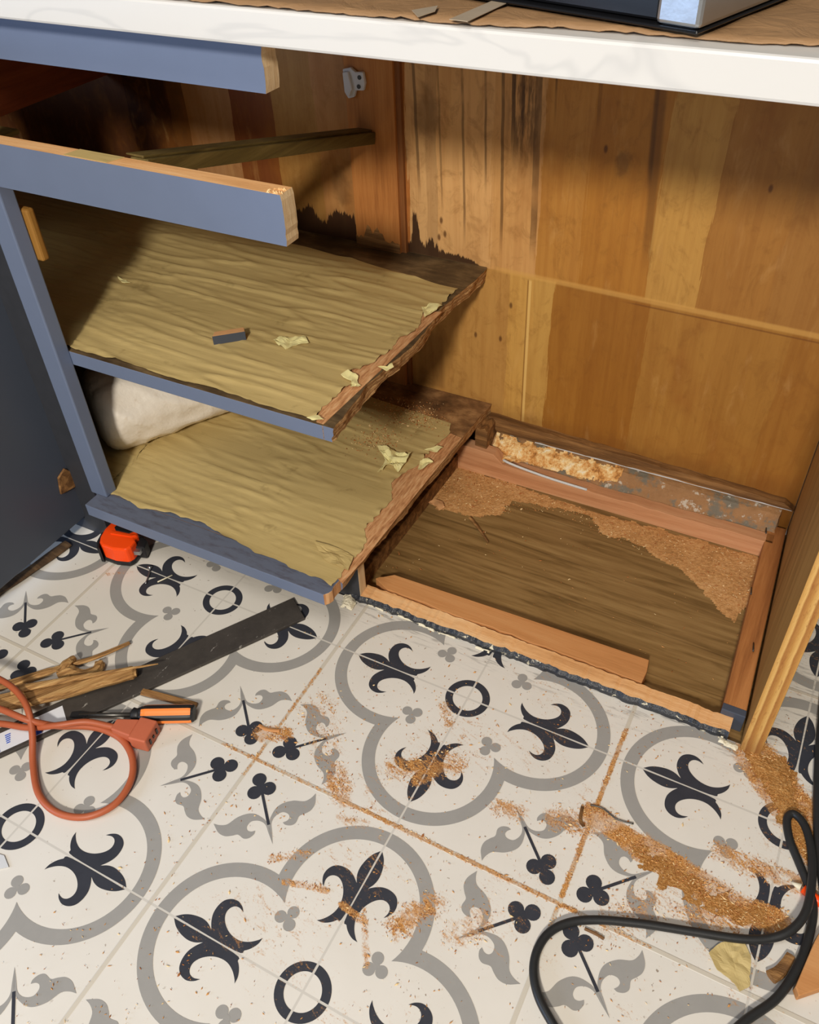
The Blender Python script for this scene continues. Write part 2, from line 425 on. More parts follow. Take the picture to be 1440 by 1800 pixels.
M['blue_worn'] = mat('worn_slate_paint', lambda T: dict(
    c=T.mix(T.sm(T.noise(T.scale(T.P, (10, 40, 10)), 3, 4, .7), .45, .75), lin(98, 104, 120), lin(82, 80, 90)), r=.45, h=T.noise(T.P, 60, 4), hs=.2, hd=.001))
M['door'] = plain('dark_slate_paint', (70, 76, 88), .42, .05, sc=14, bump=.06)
M['white'] = mat('white_marble_edge', lambda T: dict(
    c=T.mix(T.sm(T.m('ABSOLUTE', T.noise(T.scale(T.P, (2, 2, 7)), 2.4, 3, .5, .8) - .52), .035, .0) * .22, lin(205, 202, 197), lin(160, 160, 160)),
    r=.3, s=.45, h=T.noise(T.P, 30, 2), hs=.03, hd=.001))
def f_kraft(T):
    n = T.noise(T.P, 14, 5, .6, .8); w = T.noise(T.P, 34, 4, .6, 1.0)
    return dict(c=T.mix(n, lin(122, 92, 62), lin(168, 130, 90)), r=.6, h=w, hs=.7, hd=.004)
M['kraft'] = mat('brown_kraft_paper', f_kraft)
def f_contact(T):
    g = T.noise(T.scale(T.P, (2, 30, 1)), 5, 5, .65, .5); b = T.noise(T.P, 7, 4, .6)
    c = T.mix(b, lin(184, 160, 104), lin(204, 181, 124))
    c = T.mix(T.sm(g, .5, .75) * .35, c, lin(140, 116, 62))
    # thin old stains
    c = T.mix(T.sm(T.noise(T.P, 16, 4, .7), .60, .72) * .35, c, lin(110, 86, 44))
    return dict(c=c, r=.5, s=.3, h=g, hs=.3, hd=.0012)
M['contact'] = mat('gold_contact_paper', f_contact)
M['paper_back'] = plain('pale_yellow_paper', (232, 222, 160), .7, .08)
def f_sub(T):
    g = T.noise(T.scale(T.P, (2.0, 26, 1)), 3.2, 5, .62, .5)
    c = T.ramp(g, [(.3, lin(94, 70, 36)), (.5, lin(134, 104, 62)), (.7, lin(154, 124, 78))])
    # plank joints of the old floor sheet
    j = T.line(T.y + T.x * .03, .075, .02, .0004, .0008) * .35
    c = T.mix(j, c, lin(60, 42, 24))
    mot = T.sm(T.noise(T.P, 9, 4, .6), .5, .7)
    c = T.mix(mot * .3, c, lin(140, 108, 66))
    return dict(c=c, r=.5, h=g, hs=.2, hd=.001)
M['sub'] = mat('old_wood_print_sheet_floor', f_sub)
def f_dust(T):
    n = T.noise(T.P, 420, 4, .75); b = T.noise(T.P, 60, 3)
    c = T.ramp(n * .75 + b * .25, [(.30, lin(132, 80, 36)), (.5, lin(194, 136, 74)), (.68, lin(228, 182, 120))])
    return dict(c=c, r=.95, s=.1, h=n, hs=1.0, hd=.003)
M['dust'] = mat('sawdust', f_dust)
def f_fine(T):
    n = T.noise(T.P, 260, 4, .7); b = T.noise(T.P, 22, 4)
    c = T.ramp(n * .6 + b * .4, [(.32, lin(150, 108, 64)), (.5, lin(196, 146, 92)), (.68, lin(216, 172, 120))])
    return dict(c=c, r=.95, s=.1, h=n, hs=.7, hd=.002)
M['fine'] = mat('fine_red_sawdust', f_fine)
M['chip_a'] = plain('wood_chip_gold', (206, 150, 88), .8, .15)
M['chip_b'] = plain('wood_chip_red', (172, 108, 58), .8, .15)
M['chip_c'] = plain('wood_chip_pale', (236, 204, 150), .8, .1)
M['chip_d'] = plain('wood_chip_dark', (76, 52, 34), .8, .15)
def f_ply(T):
    w = T.z + (T.noise(T.scale(T.P, (1, 6, 1)), 6, 3) - .5) * .006
    b = T.m('FRACT', w * 170)
    c = T.ramp(b, [(0, lin(164, 116, 68)), (.35, lin(208, 168, 114)), (.6, lin(138, 96, 54)), (1, lin(196, 150, 98))])
    n = T.noise(T.scale(T.P, (1, 1, 4)), 70, 4, .7)
    c = T.mix(T.sm(n, .50, .68) * .55, c, lin(104, 70, 40))
    return dict(c=c, r=.8, h=n, hs=1.0, hd=.003)
M['ply'] = mat('torn_plywood_edge', f_ply)
def f_plyv(T):
    b = T.m('FRACT', (T.x + (T.noise(T.scale(T.P, (1, 1, 5)), 4, 3) - .5) * .003) * 90)
    c = T.ramp(b, [(0, lin(190, 140, 72)), (.4, lin(214, 170, 100)), (.55, lin(162, 108, 52)), (1, lin(186, 134, 68))])
    n = T.noise(T.scale(T.P, (4, 1, 1)), 40, 4, .7)
    c = T.mix(T.sm(n, .55, .7) * .6, c, lin(150, 92, 44))
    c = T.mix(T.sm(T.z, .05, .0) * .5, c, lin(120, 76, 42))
    return dict(c=c, r=.7, h=n, hs=.7, hd=.002)
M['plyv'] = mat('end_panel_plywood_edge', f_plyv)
M['panel'] = wood('end_panel_inner_face', (120, 86, 40), (166, 122, 62), (184, 140, 76), 'z', .6)
def f_torn(T):
    g = T.noise(T.scale(T.P, (20, 3, 1)), 14, 4, .6)
    return dict(c=T.ramp(g, [(.3, lin(156, 104, 64)), (.5, lin(200, 146, 98)), (.7, lin(222, 178, 130))]), r=.8, h=g, hs=.8, hd=.002)
M['bare'] = mat('bare_torn_shelf_wood', f_torn)
def f_soak(T):
    g = T.noise(T.scale(T.P, (3, 14, 1)), 5, 5, .65); b = T.noise(T.P, 18, 4, .6)
    c = T.ramp(g * .5 + b * .5, [(.33, lin(56, 42, 28)), (.5, lin(92, 74, 50)), (.66, lin(136, 112, 78))])
    return dict(c=c, r=.6, h=g, hs=.5, hd=.0015)
M['soak'] = mat('water_stained_shelf_top', f_soak)
def f_soak2(T):
    g = T.noise(T.scale(T.P, (5, 9, 1)), 6, 5, .7); b = T.noise(T.P, 26, 4, .6)
    c = T.ramp(g * .5 + b * .5, [(.33, lin(70, 48, 30)), (.5, lin(128, 92, 58)), (.66, lin(180, 138, 92))])
    return dict(c=c, r=.6, h=g, hs=.6, hd=.002)
M['soak2'] = mat('rotten_bottom_panel_top', f_soak2)
M['black'] = plain('black_rubber', (34, 34, 36), .45, .1)
def f_tarry(T):
    n = T.noise(T.P, 90, 4, .7); w = T.sm(T.noise(T.scale(T.P, (1, 1, 2)), 75, 4, .7), .60, .66)
    c = T.mix(n, lin(24, 26, 30), lin(62, 64, 70)); c = T.mix(w, c, lin(214, 204, 176))
    return dict(c=c, r=.35, h=n, hs=.9, hd=.003)
M['tarry'] = mat('black_mastic_with_caulk', f_tarry)
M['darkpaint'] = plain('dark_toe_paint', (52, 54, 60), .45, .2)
M['caulk'] = plain('old_white_caulk', (226, 216, 190), .7, .15, bump=.6)
M['orange'] = plain('orange_plastic', (255, 78, 18), .35, .03, bump=.05)
M['steel'] = plain('brushed_steel', (176, 178, 180), .32, .08, metal=.9)
M['steel_dark'] = plain('dark_steel', (90, 88, 84), .4, .1, metal=.8)
M['appl_black'] = plain('black_appliance_enamel', (20, 20, 22), .25, .1, bump=.02)
M['cord_o'] = plain('orange_cord_rubber', (176, 92, 58), .45, .07, sc=90, bump=.1)
M['plug_o'] = plain('orange_moulded_plug', (190, 102, 72), .5, .08)
M['cord_k'] = plain('black_cord_rubber', (40, 40, 40), .42, .12, sc=120, bump=.15)
M['sd_orange'] = plain('orange_handle', (246, 138, 62), .3, .04, bump=.03)
def f_strip(T):
    n = T.noise(T.O, 34, 5, .7); s = T.sm(T.noise(T.scale(T.O, (3, 1, 1)), 60, 4, .7), .64, .70)
    return dict(c=T.mix(s * .6, T.mix(n, lin(44, 40, 38), lin(84, 78, 72)), lin(180, 174, 166)), r=.5, h=n, hs=.3, hd=.001)
M['strip'] = mat('dirty_dark_trim', f_strip)
M['label'] = plain('white_sticker', (222, 224, 230), .4, .03, bump=.02)
M['label_blue'] = plain('blue_print', (52, 92, 196), .4, .05, bump=.0)
M['label_red'] = plain('muted_red_print', (150, 110, 130), .4, .1, bump=.0)
M['tape'] = plain('clear_glossy_tape', (178, 160, 136), .15, .12)
M['plasticwhite'] = plain('white_plastic', (206, 206, 206), .45, .06)
def f_bag(T):
    n = T.noise(T.O, 14, 4, .6); g = T.noise(T.O, 60, 3, .6)
    c = T.mix(n, lin(226, 214, 196), lin(244, 238, 228)); c = T.mix(T.sm(g, .6, .75) * .3, c, lin(190, 160, 120))
    return dict(c=c, r=.45, s=.4, h=n + g * .3, hs=.6, hd=.006)
M['bag'] = mat('crinkled_white_wrap', f_bag)
def f_metalrot(T):
    n = T.noise(T.P, 45, 5, .7); k = T.sm(T.noise(T.P, 24, 4, .65), .50, .60); wh = T.sm(T.noise(T.P, 60, 4, .7), .58, .66)
    c = T.mix(n, lin(128, 90, 54), lin(176, 130, 84)); c = T.mix(k * .85, c, lin(108, 106, 94)); c = T.mix(wh * .7, c, lin(204, 196, 180))
    return dict(c=c, r=.7, h=n, hs=.9, hd=.003)
M['metalrot'] = mat('rust_and_plaster_crust', f_metalrot)
def f_crumb(T):
    n = T.noise(T.P, 110, 4, .75); b = T.noise(T.P, 40, 3)
    c = T.ramp(n * .6 + b * .4, [(.34, lin(120, 74, 34)), (.45, lin(216, 152, 82)), (.56, lin(246, 210, 148)), (.66, lin(250, 238, 210))])
    return dict(c=c, r=.85, h=n, hs=1.0, hd=.004)
M['crumb'] = mat('crumbling_rotten_wood', f_crumb)

# ------------------------------------------------------------------ setting: floor with inlaid pattern
TS = 0.2
YF = 0.0868           # floor tile ends at the cabinet's toe board
XR = 0.757            # outer side of the end panel
def fleur():
    # half of a lily on the +u axis, v > 0 (tile units)
    g = .006
    return [(.826, g), (.79, .035), (.745, .054), (.69, .063), (.645, .056), (.606, .036),
            (.632, .070), (.650, .110), (.652, .155), (.638, .195), (.606, .220), (.566, .226), (.530, .212), (.506, .190),
            (.540, .200), (.568, .194), (.586, .172), (.588, .140), (.568, .106), (.528, .076), (.480, .060), (.430, .060),
            (.385, .078), (.350, .106), (.334, .126), (.338, .092), (.356, .058), (.384, .030), (.43, g)]
def arc(cx, cy, r, a0, a1, n):
    return [(cx + r * math.cos(a0 + (a1 - a0) * i / n), cy + r * math.sin(a0 + (a1 - a0) * i / n)) for i in range(n + 1)]
def lobe():
    c, ro, ri, g = .495, .452, .370, .006
    so = .4497; si = .332
    ao = math.atan2(so, so - c); ai = math.atan2(si, si - c)
    return arc(c, 0, ro, math.asin(g / ro), ao, 26) + arc(c, 0, ri, ai, math.asin(g / ri), 26)
def ringq():
    return arc(0, 0, .147, .045, math.pi / 2 - .045, 12) + arc(0, 0, .098, math.pi / 2 - .065, .065, 12)
def disc(cx, cy, r, n=18): return arc(cx, cy, r, 0, 2 * math.pi, n)[:-1]
def leaf():
    # right hand half on the v > u side of the diagonal... diag through (d,d)
    return [(.583, .583), (.645, .630), (.690, .664), (.735, .668), (.775, .645), (.781, .608), (.765, .588), (.742, .590), (.722, .606), (.716, .585), (.728, .553),
            (.755, .536), (.798, .541), (.826, .520), (.862, .499), (.910, .500), (.968, .532), (.930, .541), (.893, .566), (.866, .628), (.822, .676), (.775, .694), (.720, .690), (.690, .680), (.672, .672)]
def quad(a, b, w):
    d = Vector((b[0] - a[0], b[1] - a[1])).normalized() * w; n = (-d.y, d.x)
    return [(a[0] + n[0], a[1] + n[1]), (a[0] - n[0], a[1] - n[1]), (b[0] - n[0], b[1] - n[1]), (b[0] + n[0], b[1] + n[1])]
sw = lambda pl: [(y, x) for x, y in pl]
MOTIF = []
def round_poly(pl, k=4):
    n = len(pl); P_ = [Vector((x, y)) for x, y in pl]
    cor = []
    for i in range(n):
        a = (P_[i] - P_[i - 1]); b = (P_[(i + 1) % n] - P_[i]); cor.append(a.angle(b) > math.radians(58))
    out = []
    for i in range(n):
        p1, p2 = P_[i], P_[(i + 1) % n]
        if cor[i] and cor[(i + 1) % n]: out.append(tuple(p1)); continue
        p0 = p1 - (p2 - p1) if cor[i] else P_[i - 1]
        p3 = p2 + (p2 - p1) if cor[(i + 1) % n] else P_[(i + 2) % n]
        for q in range(k):
            t = q / k
            v = 0.5 * ((2 * p1) + (p2 - p0) * t + (2 * p0 - 5 * p1 + 4 * p2 - p3) * t * t + (3 * p1 - p0 - 3 * p2 + p3) * t ** 3)
            out.append((v.x, v.y))
    return out
for pl, m in ((round_poly(fleur()), 1), (lobe(), 2), (round_poly(leaf()), 2)): MOTIF += [(pl, m, 0), (sw(pl), m, 0)]
MOTIF.append((ringq(), 1, 0))
k = 0
for cx, cy, r in ((.246, .246, .034), (.262, .312, .033), (.312, .262, .033)): MOTIF.append((disc(cx, cy, r), 2, k)); k += 1
MOTIF.append((disc(.275, .275, .018), 2, k)); k += 1
for cx, cy, r in ((.892, .892, .044), (.868, .806, .044), (.806, .868, .044)): MOTIF.append((disc(cx, cy, r), 1, k)); k += 1
MOTIF.append((disc(.853, .853, .03), 1, k)); k += 1
MOTIF.append((quad((.672, .672), (.84, .84), .0085), 1, k + 1))
def clip(poly, ax, val, keep_less):
    out = []; n = len(poly)
    ins = lambda p: (p[ax] <= val) if keep_less else (p[ax] >= val)
    for i in range(n):
        a, b = poly[i - 1], poly[i]
        if ins(a) != ins(b):
            t = (val - a[ax]) / (b[ax] - a[ax]); out.append((a[0] + (b[0] - a[0]) * t, a[1] + (b[1] - a[1]) * t))
        if ins(b): out.append(b)
    return out
V, F, FM = [], [], []
def slab(x0, x1, y0, y1):
    b = len(V)
    for z in (-.03, 0):
        V.extend([(x0, y0, z), (x1, y0, z), (x1, y1, z), (x0, y1, z)])
    for f in ((0, 3, 2, 1), (4, 5, 6, 7), (0, 1, 5, 4), (2, 3, 7, 6), (1, 2, 6, 5), (3, 0, 4, 7)):
        F.append(tuple(b + i for i in f)); FM.append(0)
slab(-1.6, 2.0, -2.6, YF)
slab(XR, 2.0, YF, 1.4)
for i in range(-8, 10):
    for j in range(-13, 7):
        # medallion centre on even corners
        cu = i if i % 2 == 0 else i + 1; cv_ = j if j % 2 == 0 else j + 1
        su = 1 if cu == i else -1; sv = 1 if cv_ == j else -1
        if j * TS > YF and (i + 1) * TS < XR: continue
        for pl, m, lv in MOTIF:
            w = [((cu + su * u) * TS, (cv_ + sv * v) * TS) for u, v in pl]
            if su * sv < 0: w = w[::-1]
            for part in (clip(w, 1, YF, True), clip(clip(w, 1, YF, False), 0, XR, False)):
                if len(part) < 3: continue
                z = .0003 + .00003 * lv
                b = len(V); V.extend([(x, y, z) for x, y in part]); F.append(tuple(range(b, len(V)))); FM.append(m)
floor = mesh('floor', V, F, [M['tile'], M['ink_dark'], M['ink_grey']], fm=FM, kind='structure')
box('floor', (-.95, .089, -.03), (.757, .51, -.010), M['sub'], kind='structure', bev=0)
# wall behind the cabinet
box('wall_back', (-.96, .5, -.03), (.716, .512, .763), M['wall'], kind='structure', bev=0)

# ------------------------------------------------------------------ base cabinet
cab = thing('base_cabinet', 'partly demolished slate blue base cabinet with its doors off and shelves sawn short', 'cabinet', (-.3, .26, 0))
def rail(z0, z1, name='rail', sd=1):
    out = [(-.95, .026, z0), (-.95, .026, z1)] + [(.186, .026, z1)]
    rnd = random.Random(sd)
    for i in range(1, 9): out.append((.187 + rnd.uniform(-.0006, .0007), .026, z1 + (z0 - z1) * i / 9))
    out.append((.186, .026, z0))
    n = len(out)
    # faces: front, back, sides
    v, f = prism_geo(out, (0, .021, 0))
    o = mesh(name, v, f, [M['blue'], M['raw'], M['raw_end']], cab)
    recalc(o)
    for p in o.data.polygons:
        if p.normal.y < -.7 or p.normal.z < -.7: p.material_index = 0
        elif p.normal.x > .5: p.material_index = 2
        else: p.material_index = 1
    return o
r0 = rail(.716, .7625, sd=2); r0['label'] = 'upper blue drawer rail under the worktop'
r1 = rail(.576, .627, sd=5); r1['label'] = 'lower blue drawer rail with raw orange top edge'
# splintered paint and wood flakes at the end of the lower rail
V, F = [], []
rnd = random.Random(3)
for i in range(16):
    x = .176 + rnd.uniform(-.012, .008); y = .028 + rnd.uniform(-.002, .01); z = .6265; s = rnd.uniform(.002, .005)
    b = len(V); V += [(x, y, z), (x + s, y + rnd.uniform(-s, s), z), (x + s / 2, y, z + s * .7), (x + s / 3, y + s / 2, z + .0005)]
    F += [(b, b + 1, b + 2), (b, b + 2, b + 3), (b + 1, b + 3, b + 2), (b, b + 3, b + 1)]
mesh('splinters', V, F, M['chip_c'], r1)
# greenish tape on the rail
prism('tape', [(-.09, .027, .6272), (-.03, .0268, .6272), (-.022, .046, .6272), (-.085, .0465, .6272)], (0, 0, .0006), M['contact'], r1)
# stile
box('stile', (-.247, .026, .1005), (-.215, .048, .763), M['blue'], cab, bev=.002)
box('light_block_panel', (-.93, .030, .0), (-.2475, .05, .60), M['darkpaint'], cab)  # dark front added left of the stile to keep light off the shelves
box('hinge_block', (-.232, .0485, .474), (-.2065, .060, .540), M['amber'], cab, bev=.003, label='small orange wood block behind the stile')
# left side and inner partition
box('side_panel', (-.95, .052, .0), (-.93, .5, .763), M['redwood'], cab)
box('partition', (-.495, .05, .552), (-.48, .5, .763), M['redwood'], cab, label='red brown drawer partition hanging in the dark corner')
# post on the wall
prism('post', [(-.022, .488, .085), (.056, .488, .085), (.056, .488, .763), (-.022, .488, .763)], (0, .012, 0), M['post'], cab, bev=.001)
pl = []
for i in range(19):
    x = -.022 + .078 * i / 18; pl.append((x, .4872, .347 + (.020 + .012 * math.sin(i * .9) ** 2 if 3 < i < 12 else .011) + random.Random(i).uniform(0, .006)))
prism('water_stain', [(-.022, .4872, .346)] + pl + [(.056, .4872, .346)], (0, .001, 0), M['rotten'], cab)
box('post_shade_strip', (.056, .4935, .085), (.064, .4999, .763), M['darkstrip'], cab, bev=0)  # brown strip stands in for the shade along the post's right edge

def shelf_board(name, z1, th, yfront, xr, seed, topmat, jamp=.005):
    rnd = random.Random(seed); n = 60
    ys = [yfront + (.4995 - yfront) * i / n for i in range(n + 1)]
    V, F, FM = [], [], []
    rows = []
    L = 5
    for i, y in enumerate(ys):
        base = xr(y)
        row = []
        for l in range(L):
            z = z1 - th * l / (L - 1)
            jx = base + jamp * (1.6 * nz(y * 38, l * .35, seed) + .9 * nz(y * 130, l * .8, seed) + rnd.uniform(-.25, .25)) * (.6 if l == 0 else 1) - .003 * l / L
            row.append(len(V)); V.append((jx, y, z))
        row.append(len(V)); V.append((-.93, y, z1)); row.append(len(V)); V.append((-.93, y, z1 - th))
        rows.append(row)
    for a, b in zip(rows, rows[1:]):
        F.append((a[L], a[0], b[0], b[L])); FM.append(0)
        F.append((a[L + 1], b[L + 1], b[L - 1], a[L - 1])); FM.append(2)
        for l in range(L - 1):
            F.append((a[l], a[l + 1], b[l + 1], b[l])); FM.append(1)
    a = rows[0]; F.append((a[L], a[L + 1]) + tuple(a[l] for l in range(L - 1, -1, -1))); FM.append(3)
    a = rows[-1]; F.append((a[L + 1], a[L]) + tuple(a[l] for l in range(L))); FM.append(1)
    return recalc(mesh(name, V, F, [topmat, M['ply'], M['oldwood'], M['blue']], cab, fm=FM))

ZS, ZB = .345, .100
xs = lambda y: .196 + .0 * y + .004 * math.sin(y * 30)
sh = shelf_board('shelf', ZS, .021, .0485, xs, 4, M['soak'], .0022)
bp = shelf_board('bottom_panel', ZB, .020, .034, lambda y: .196 + .018 * max(0, (y - .03)) / .47 + .001 * math.sin(y * 40), 9, M['soak2'], .0015)
sh['label'] = 'middle shelf with a torn plywood edge'; bp['label'] = 'bottom panel of the cabinet with a sawn right edge'
# painted front strips
def strip_front(name, par, y0, y1, z0, z1, x1, top=None):
    return box(name, (-.22, y0, z0), (x1, y1, z1), [M['blue'], top or M['soak2'], M['ply']], par, faces={'+z': 1, '+x': 2}, bev=.0012)
strip_front('front_edge', sh, .0475, .0495, ZS - .021, ZS + .0004, .186, M['soak'])
prism('front_edge', [(-.236, .0, ZB - .021), (.188, .0, ZB - .021)] + [(.1935 + random.Random(i).uniform(-.0012, .0012), .006 * i, ZB - .021) for i in range(1, 6)] + [(.194, .036, ZB - .021), (-.236, .036, ZB - .021)], (0, 0, .0212), [M['blue'], M['blue_worn'], M['bare']], bp, bev=.001)
_o = bp.children[-1]
for _p in _o.data.polygons:
    if _p.normal.z > .7: _p.material_index = 1
    elif _p.normal.x > .3: _p.material_index = 2
box('painted_front_band', (-.236, .036, ZB - .0005), (.170, .064, ZB + .0004), M['blue_worn'], bp, bev=0)

# contact paper with torn right edge
def paper(name, z, x0, edge, yb, par, seed, front):
    """edge: list of (y, x) right border; front(x) -> y; yb(x) -> y back"""
    nx, ny = 230, 110
    V, F = [], []
    def ex(y):
        for (ya, xa), (yb_, xb) in zip(edge, edge[1:]):
            if ya <= y <= yb_: return xa + (xb - xa) * (y - ya) / max(1e-6, yb_ - ya)
        return edge[-1][1] if y > edge[-1][0] else edge[0][1]
    for j in range(ny + 1):
        t = j / ny
        for i in range(nx + 1):
            s = i / nx
            y0 = front(x0 + (.18 - x0) * s); y1 = yb(x0 + (.18 - x0) * s)
            y = y0 + (y1 - y0) * t
            e = ex(y) + nz(y * 120, seed) * .004 + nz(y * 420, seed + 3) * .0015
            x = x0 + (e - x0) * s
            y += (nz(x * 60, 1, seed) * .003 + nz(x * 200, 5, seed) * .001) * (1 if j in (0, 1) else 0)
            # wrinkles run along the shelf
            yy = y + nz(x * 3, y * 3, seed) * .02 + x * .05
            w = 1 - abs(nz(x * 2.6, yy * 62, seed)) * 6.0
            w2 = 1 - abs(nz(x * 4.5, yy * 30, seed + 9)) * 5.0
            h = max(0, w) ** 2 * .0017 + .0006 * (.5 + nz(x * 4, yy * 22, seed + 6)) + max(0, w2) ** 2 * .0030 * (.3 + .7 * max(0, min(1, .5 + 1.6 * nz(x * 5, y * 5, seed + 4))))
            # lift at the torn edge
            lift = max(0, 1 - (e - x) / .010) * max(0, nz(y * 70, seed + 7)) * .006
            V.append((x, y, z + .0004 + h + lift))
    for j in range(ny):
        for i in range(nx):
            a = j * (nx + 1) + i; F.append((a, a + 1, a + nx + 2, a + nx + 1))
    return mesh(name, V, F, M['contact'], par, smooth=True)
def conv(pts, z):
    out = [atz(a, b, z) for a, b in pts]; out = [(p.y, p.x) for p in out]; out.sort(); return out
e1 = conv([(545, 752), (566, 720), (600, 690), (622, 672), (618, 655), (655, 640), (690, 615), (700, 596), (736, 588), (738, 572), (745, 550), (770, 545), (800, 522), (822, 508)], ZS)
p1 = paper('contact_paper', ZS + .0004, -.92, [(y, min(x, .188)) for y, x in e1], lambda x: .448 if x < -.1 else .448 - .03 * min(1, (x + .1) / .25), sh, 1, lambda x: .066 if x < -.243 else .055 + .0015 * math.sin(x * 40))
p1['label'] = 'gold contact paper wrinkled over the middle shelf'
e2 = conv([(600, 1012), (612, 990), (618, 982), (640, 972), (645, 950), (640, 930), (672, 900), (690, 880), (688, 850), (715, 830), (735, 820), (760, 790), (790, 765), (792, 748)], ZB)
e2 = [(y, min(x, .195)) for y, x in e2]
p2 = paper('contact_paper', ZB + .0006, -.92, e2, lambda x: .43 - .012 * max(0, x) / .2, bp, 5, lambda x: .066 if x < -.243 else .030 - .012 * max(0, x) / .2 + .012 * math.exp(-((x + .07) / .06) ** 2) + .006 * math.exp(-((x + .215) / .03) ** 2) + .0015 * math.sin(x * 90) + .001 * math.sin(x * 210))
p2['label'] = 'gold contact paper wrinkled over the bottom panel'
# bare torn wood strips showing next to the paper
def bare_patch(name, par, z, pts, m, zz=.0003):
    P = [atz(a, b, z) for a, b in pts]
    return prism(name, [(p.x, p.y, z) for p in P], (0, 0, zz), m, par)
bare_patch('bare_wood', bp, ZB, [(588, 1012), (606, 995), (614, 975), (636, 965), (636, 935), (664, 900), (684, 878), (684, 845), (708, 825), (734, 800), (770, 780), (792, 762), (812, 770), (700, 908), (640, 984), (602, 1026)], M['bare'])
bare_patch('bare_wood', sh, ZS, [(556, 742), (562, 718), (596, 688), (614, 668), (612, 650), (650, 634), (684, 608), (692, 590), (728, 582), (732, 566), (742, 548), (778, 548), (700, 622), (640, 679), (569, 746)], M['bare'])
# toe board of the left side, sawn off
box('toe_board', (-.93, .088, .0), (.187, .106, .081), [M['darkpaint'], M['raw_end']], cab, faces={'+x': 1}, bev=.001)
# door, opened
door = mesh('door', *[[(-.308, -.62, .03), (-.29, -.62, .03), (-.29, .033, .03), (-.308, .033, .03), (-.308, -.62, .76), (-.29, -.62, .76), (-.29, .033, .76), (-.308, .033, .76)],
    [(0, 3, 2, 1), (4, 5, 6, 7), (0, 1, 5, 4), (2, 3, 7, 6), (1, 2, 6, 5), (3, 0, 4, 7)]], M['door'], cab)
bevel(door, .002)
prism('hinge', [(-.2895, .002, .10), (-.2895, .030, .094), (-.2895, .036, .118), (-.2895, .024, .135), (-.2895, .008, .128)], (.004, 0, 0), M['rotten'], door, label='rusty brown hinge leaf', bev=.001)

# ------------------------------------------------------------------ worktop and what is on it
ZC = .790
ctp = thing('worktop', 'long worktop slab with a thick white marbled front edge', 'countertop', (.1, .25, .763))
box('slab', (-1.3, -.010, .763), (1.5, .60, ZC), M['white'], ctp, bev=.0025)
edge = [(90, -6), (150, 1), (200, 9), (250, 13), (310, 15), (360, 19), (480, 21), (520, 26), (590, 34), (640, 36), (700, 38), (780, 46), (840, 48), (900, 51), (970, 52), (1030, 56), (1100, 62), (1180, 68), (1300, 79), (1380, 82), (1440, 85), (1520, 92)]
top = [atz(a, b, ZC) for a, b in edge]
top = [Vector((p.x, max(-.0075, p.y), ZC)) for p in top]
dense = []
for a, b in zip(top, top[1:]):
    for i in range(6):
        q = a.lerp(b, i / 6); q.y = max(-.0085, q.y + nz(q.x * 160, 3) * .0022); dense.append(q)
V, F = [], []
ny = 24
for q in dense:
    for j in range(ny + 1):
        t = j / ny; y = q.y + (.45 - q.y) * t
        h = .0008 + max(0, nz(q.x * 14, y * 22)) * .004 * min(1, t * 8) + (abs(nz(q.x * 60, 8)) * .0035 if j == 0 else 0)
        V.append((q.x, y, ZC + h))
for i in range(len(dense) - 1):
    for j in range(ny):
        a = i * (ny + 1) + j; F.append((a, a + ny + 1, a + ny + 2, a + 1))
kp = mesh('protective_paper', V, F, M['kraft'], smooth=True, label='brown kraft paper taped over the worktop with a torn front edge', cat='paper')
_m = kp.modifiers.new('thickness', 'SOLIDIFY'); _m.thickness = .0010; _m.offset = 1 if kp.data.polygons[0].normal.z > 0 else -1
def tape(pts, lab):
    P = [atz(a, b, ZC + .004) for a, b in pts]
    return prism('tape', [(p.x, p.y, ZC + .0045) for p in P], (0, 0, .0004), M['tape'], label=lab, cat='tape')
tape([(790, 36), (822, 40), (890, 8), (864, 4)], 'clear glossy tape strip across the brown paper on the worktop')
tape([(724, 20), (735, 32), (765, 22), (770, 12)], 'short scrap of clear tape beside the longer tape strip on the worktop')
# appliance
ap = thing('countertop_appliance', 'black and stainless steel appliance standing on the worktop above the open cabinet', 'appliance', (.52, .13, ZC + .004))
ang = math.atan2(.037, -.127) - math.pi     # direction of the front face
c0 = Vector((.550, .002)); dl = Vector((-.127, .037)).normalized(); dn = Vector((-dl.y, dl.x)) * -1
if dn.y < 0: dn = -dn
def apbox(name, u0, u1, w0, w1, z0, z1, m, bev=.002):
    P = [c0 + dl * u + dn * w for u, w in ((u0, w0), (u1, w0), (u1, w1), (u0, w1))]
    return prism(name, [(p.x, p.y, z0) for p in P], (0, 0, z1 - z0), m, ap, bev=bev)
apbox('tray', .0, .36, -.001, .24, ZC + .0045, ZC + .0068, M['appl_black'])
apbox('body', .033, .35, .006, .23, ZC + .0072, ZC + .19, M['appl_black'])
apbox('corner_post', .0, .032, .0, .23, ZC + .0072, ZC + .19, M['steel'], .003)
apbox('foot', .004, .03, .004, .03, ZC + .004, ZC + .012, M['black'])

# ------------------------------------------------------------------ right end panel
pn = thing('end_panel', 'upright plywood end panel at the right with its bare yellow front edge', 'panel', (.74, .29, 0))
P = [(.733, .078), (.757, .082), (.742, .512), (.7165, .512)]
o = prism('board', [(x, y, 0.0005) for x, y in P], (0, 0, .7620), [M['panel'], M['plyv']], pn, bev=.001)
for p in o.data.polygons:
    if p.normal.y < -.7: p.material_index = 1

# ------------------------------------------------------------------ base frame
bf = thing('timber_floor_grid', 'low timber floor frame left behind where the right half of the cabinet was removed', 'frame', (.45, .29, -.01))
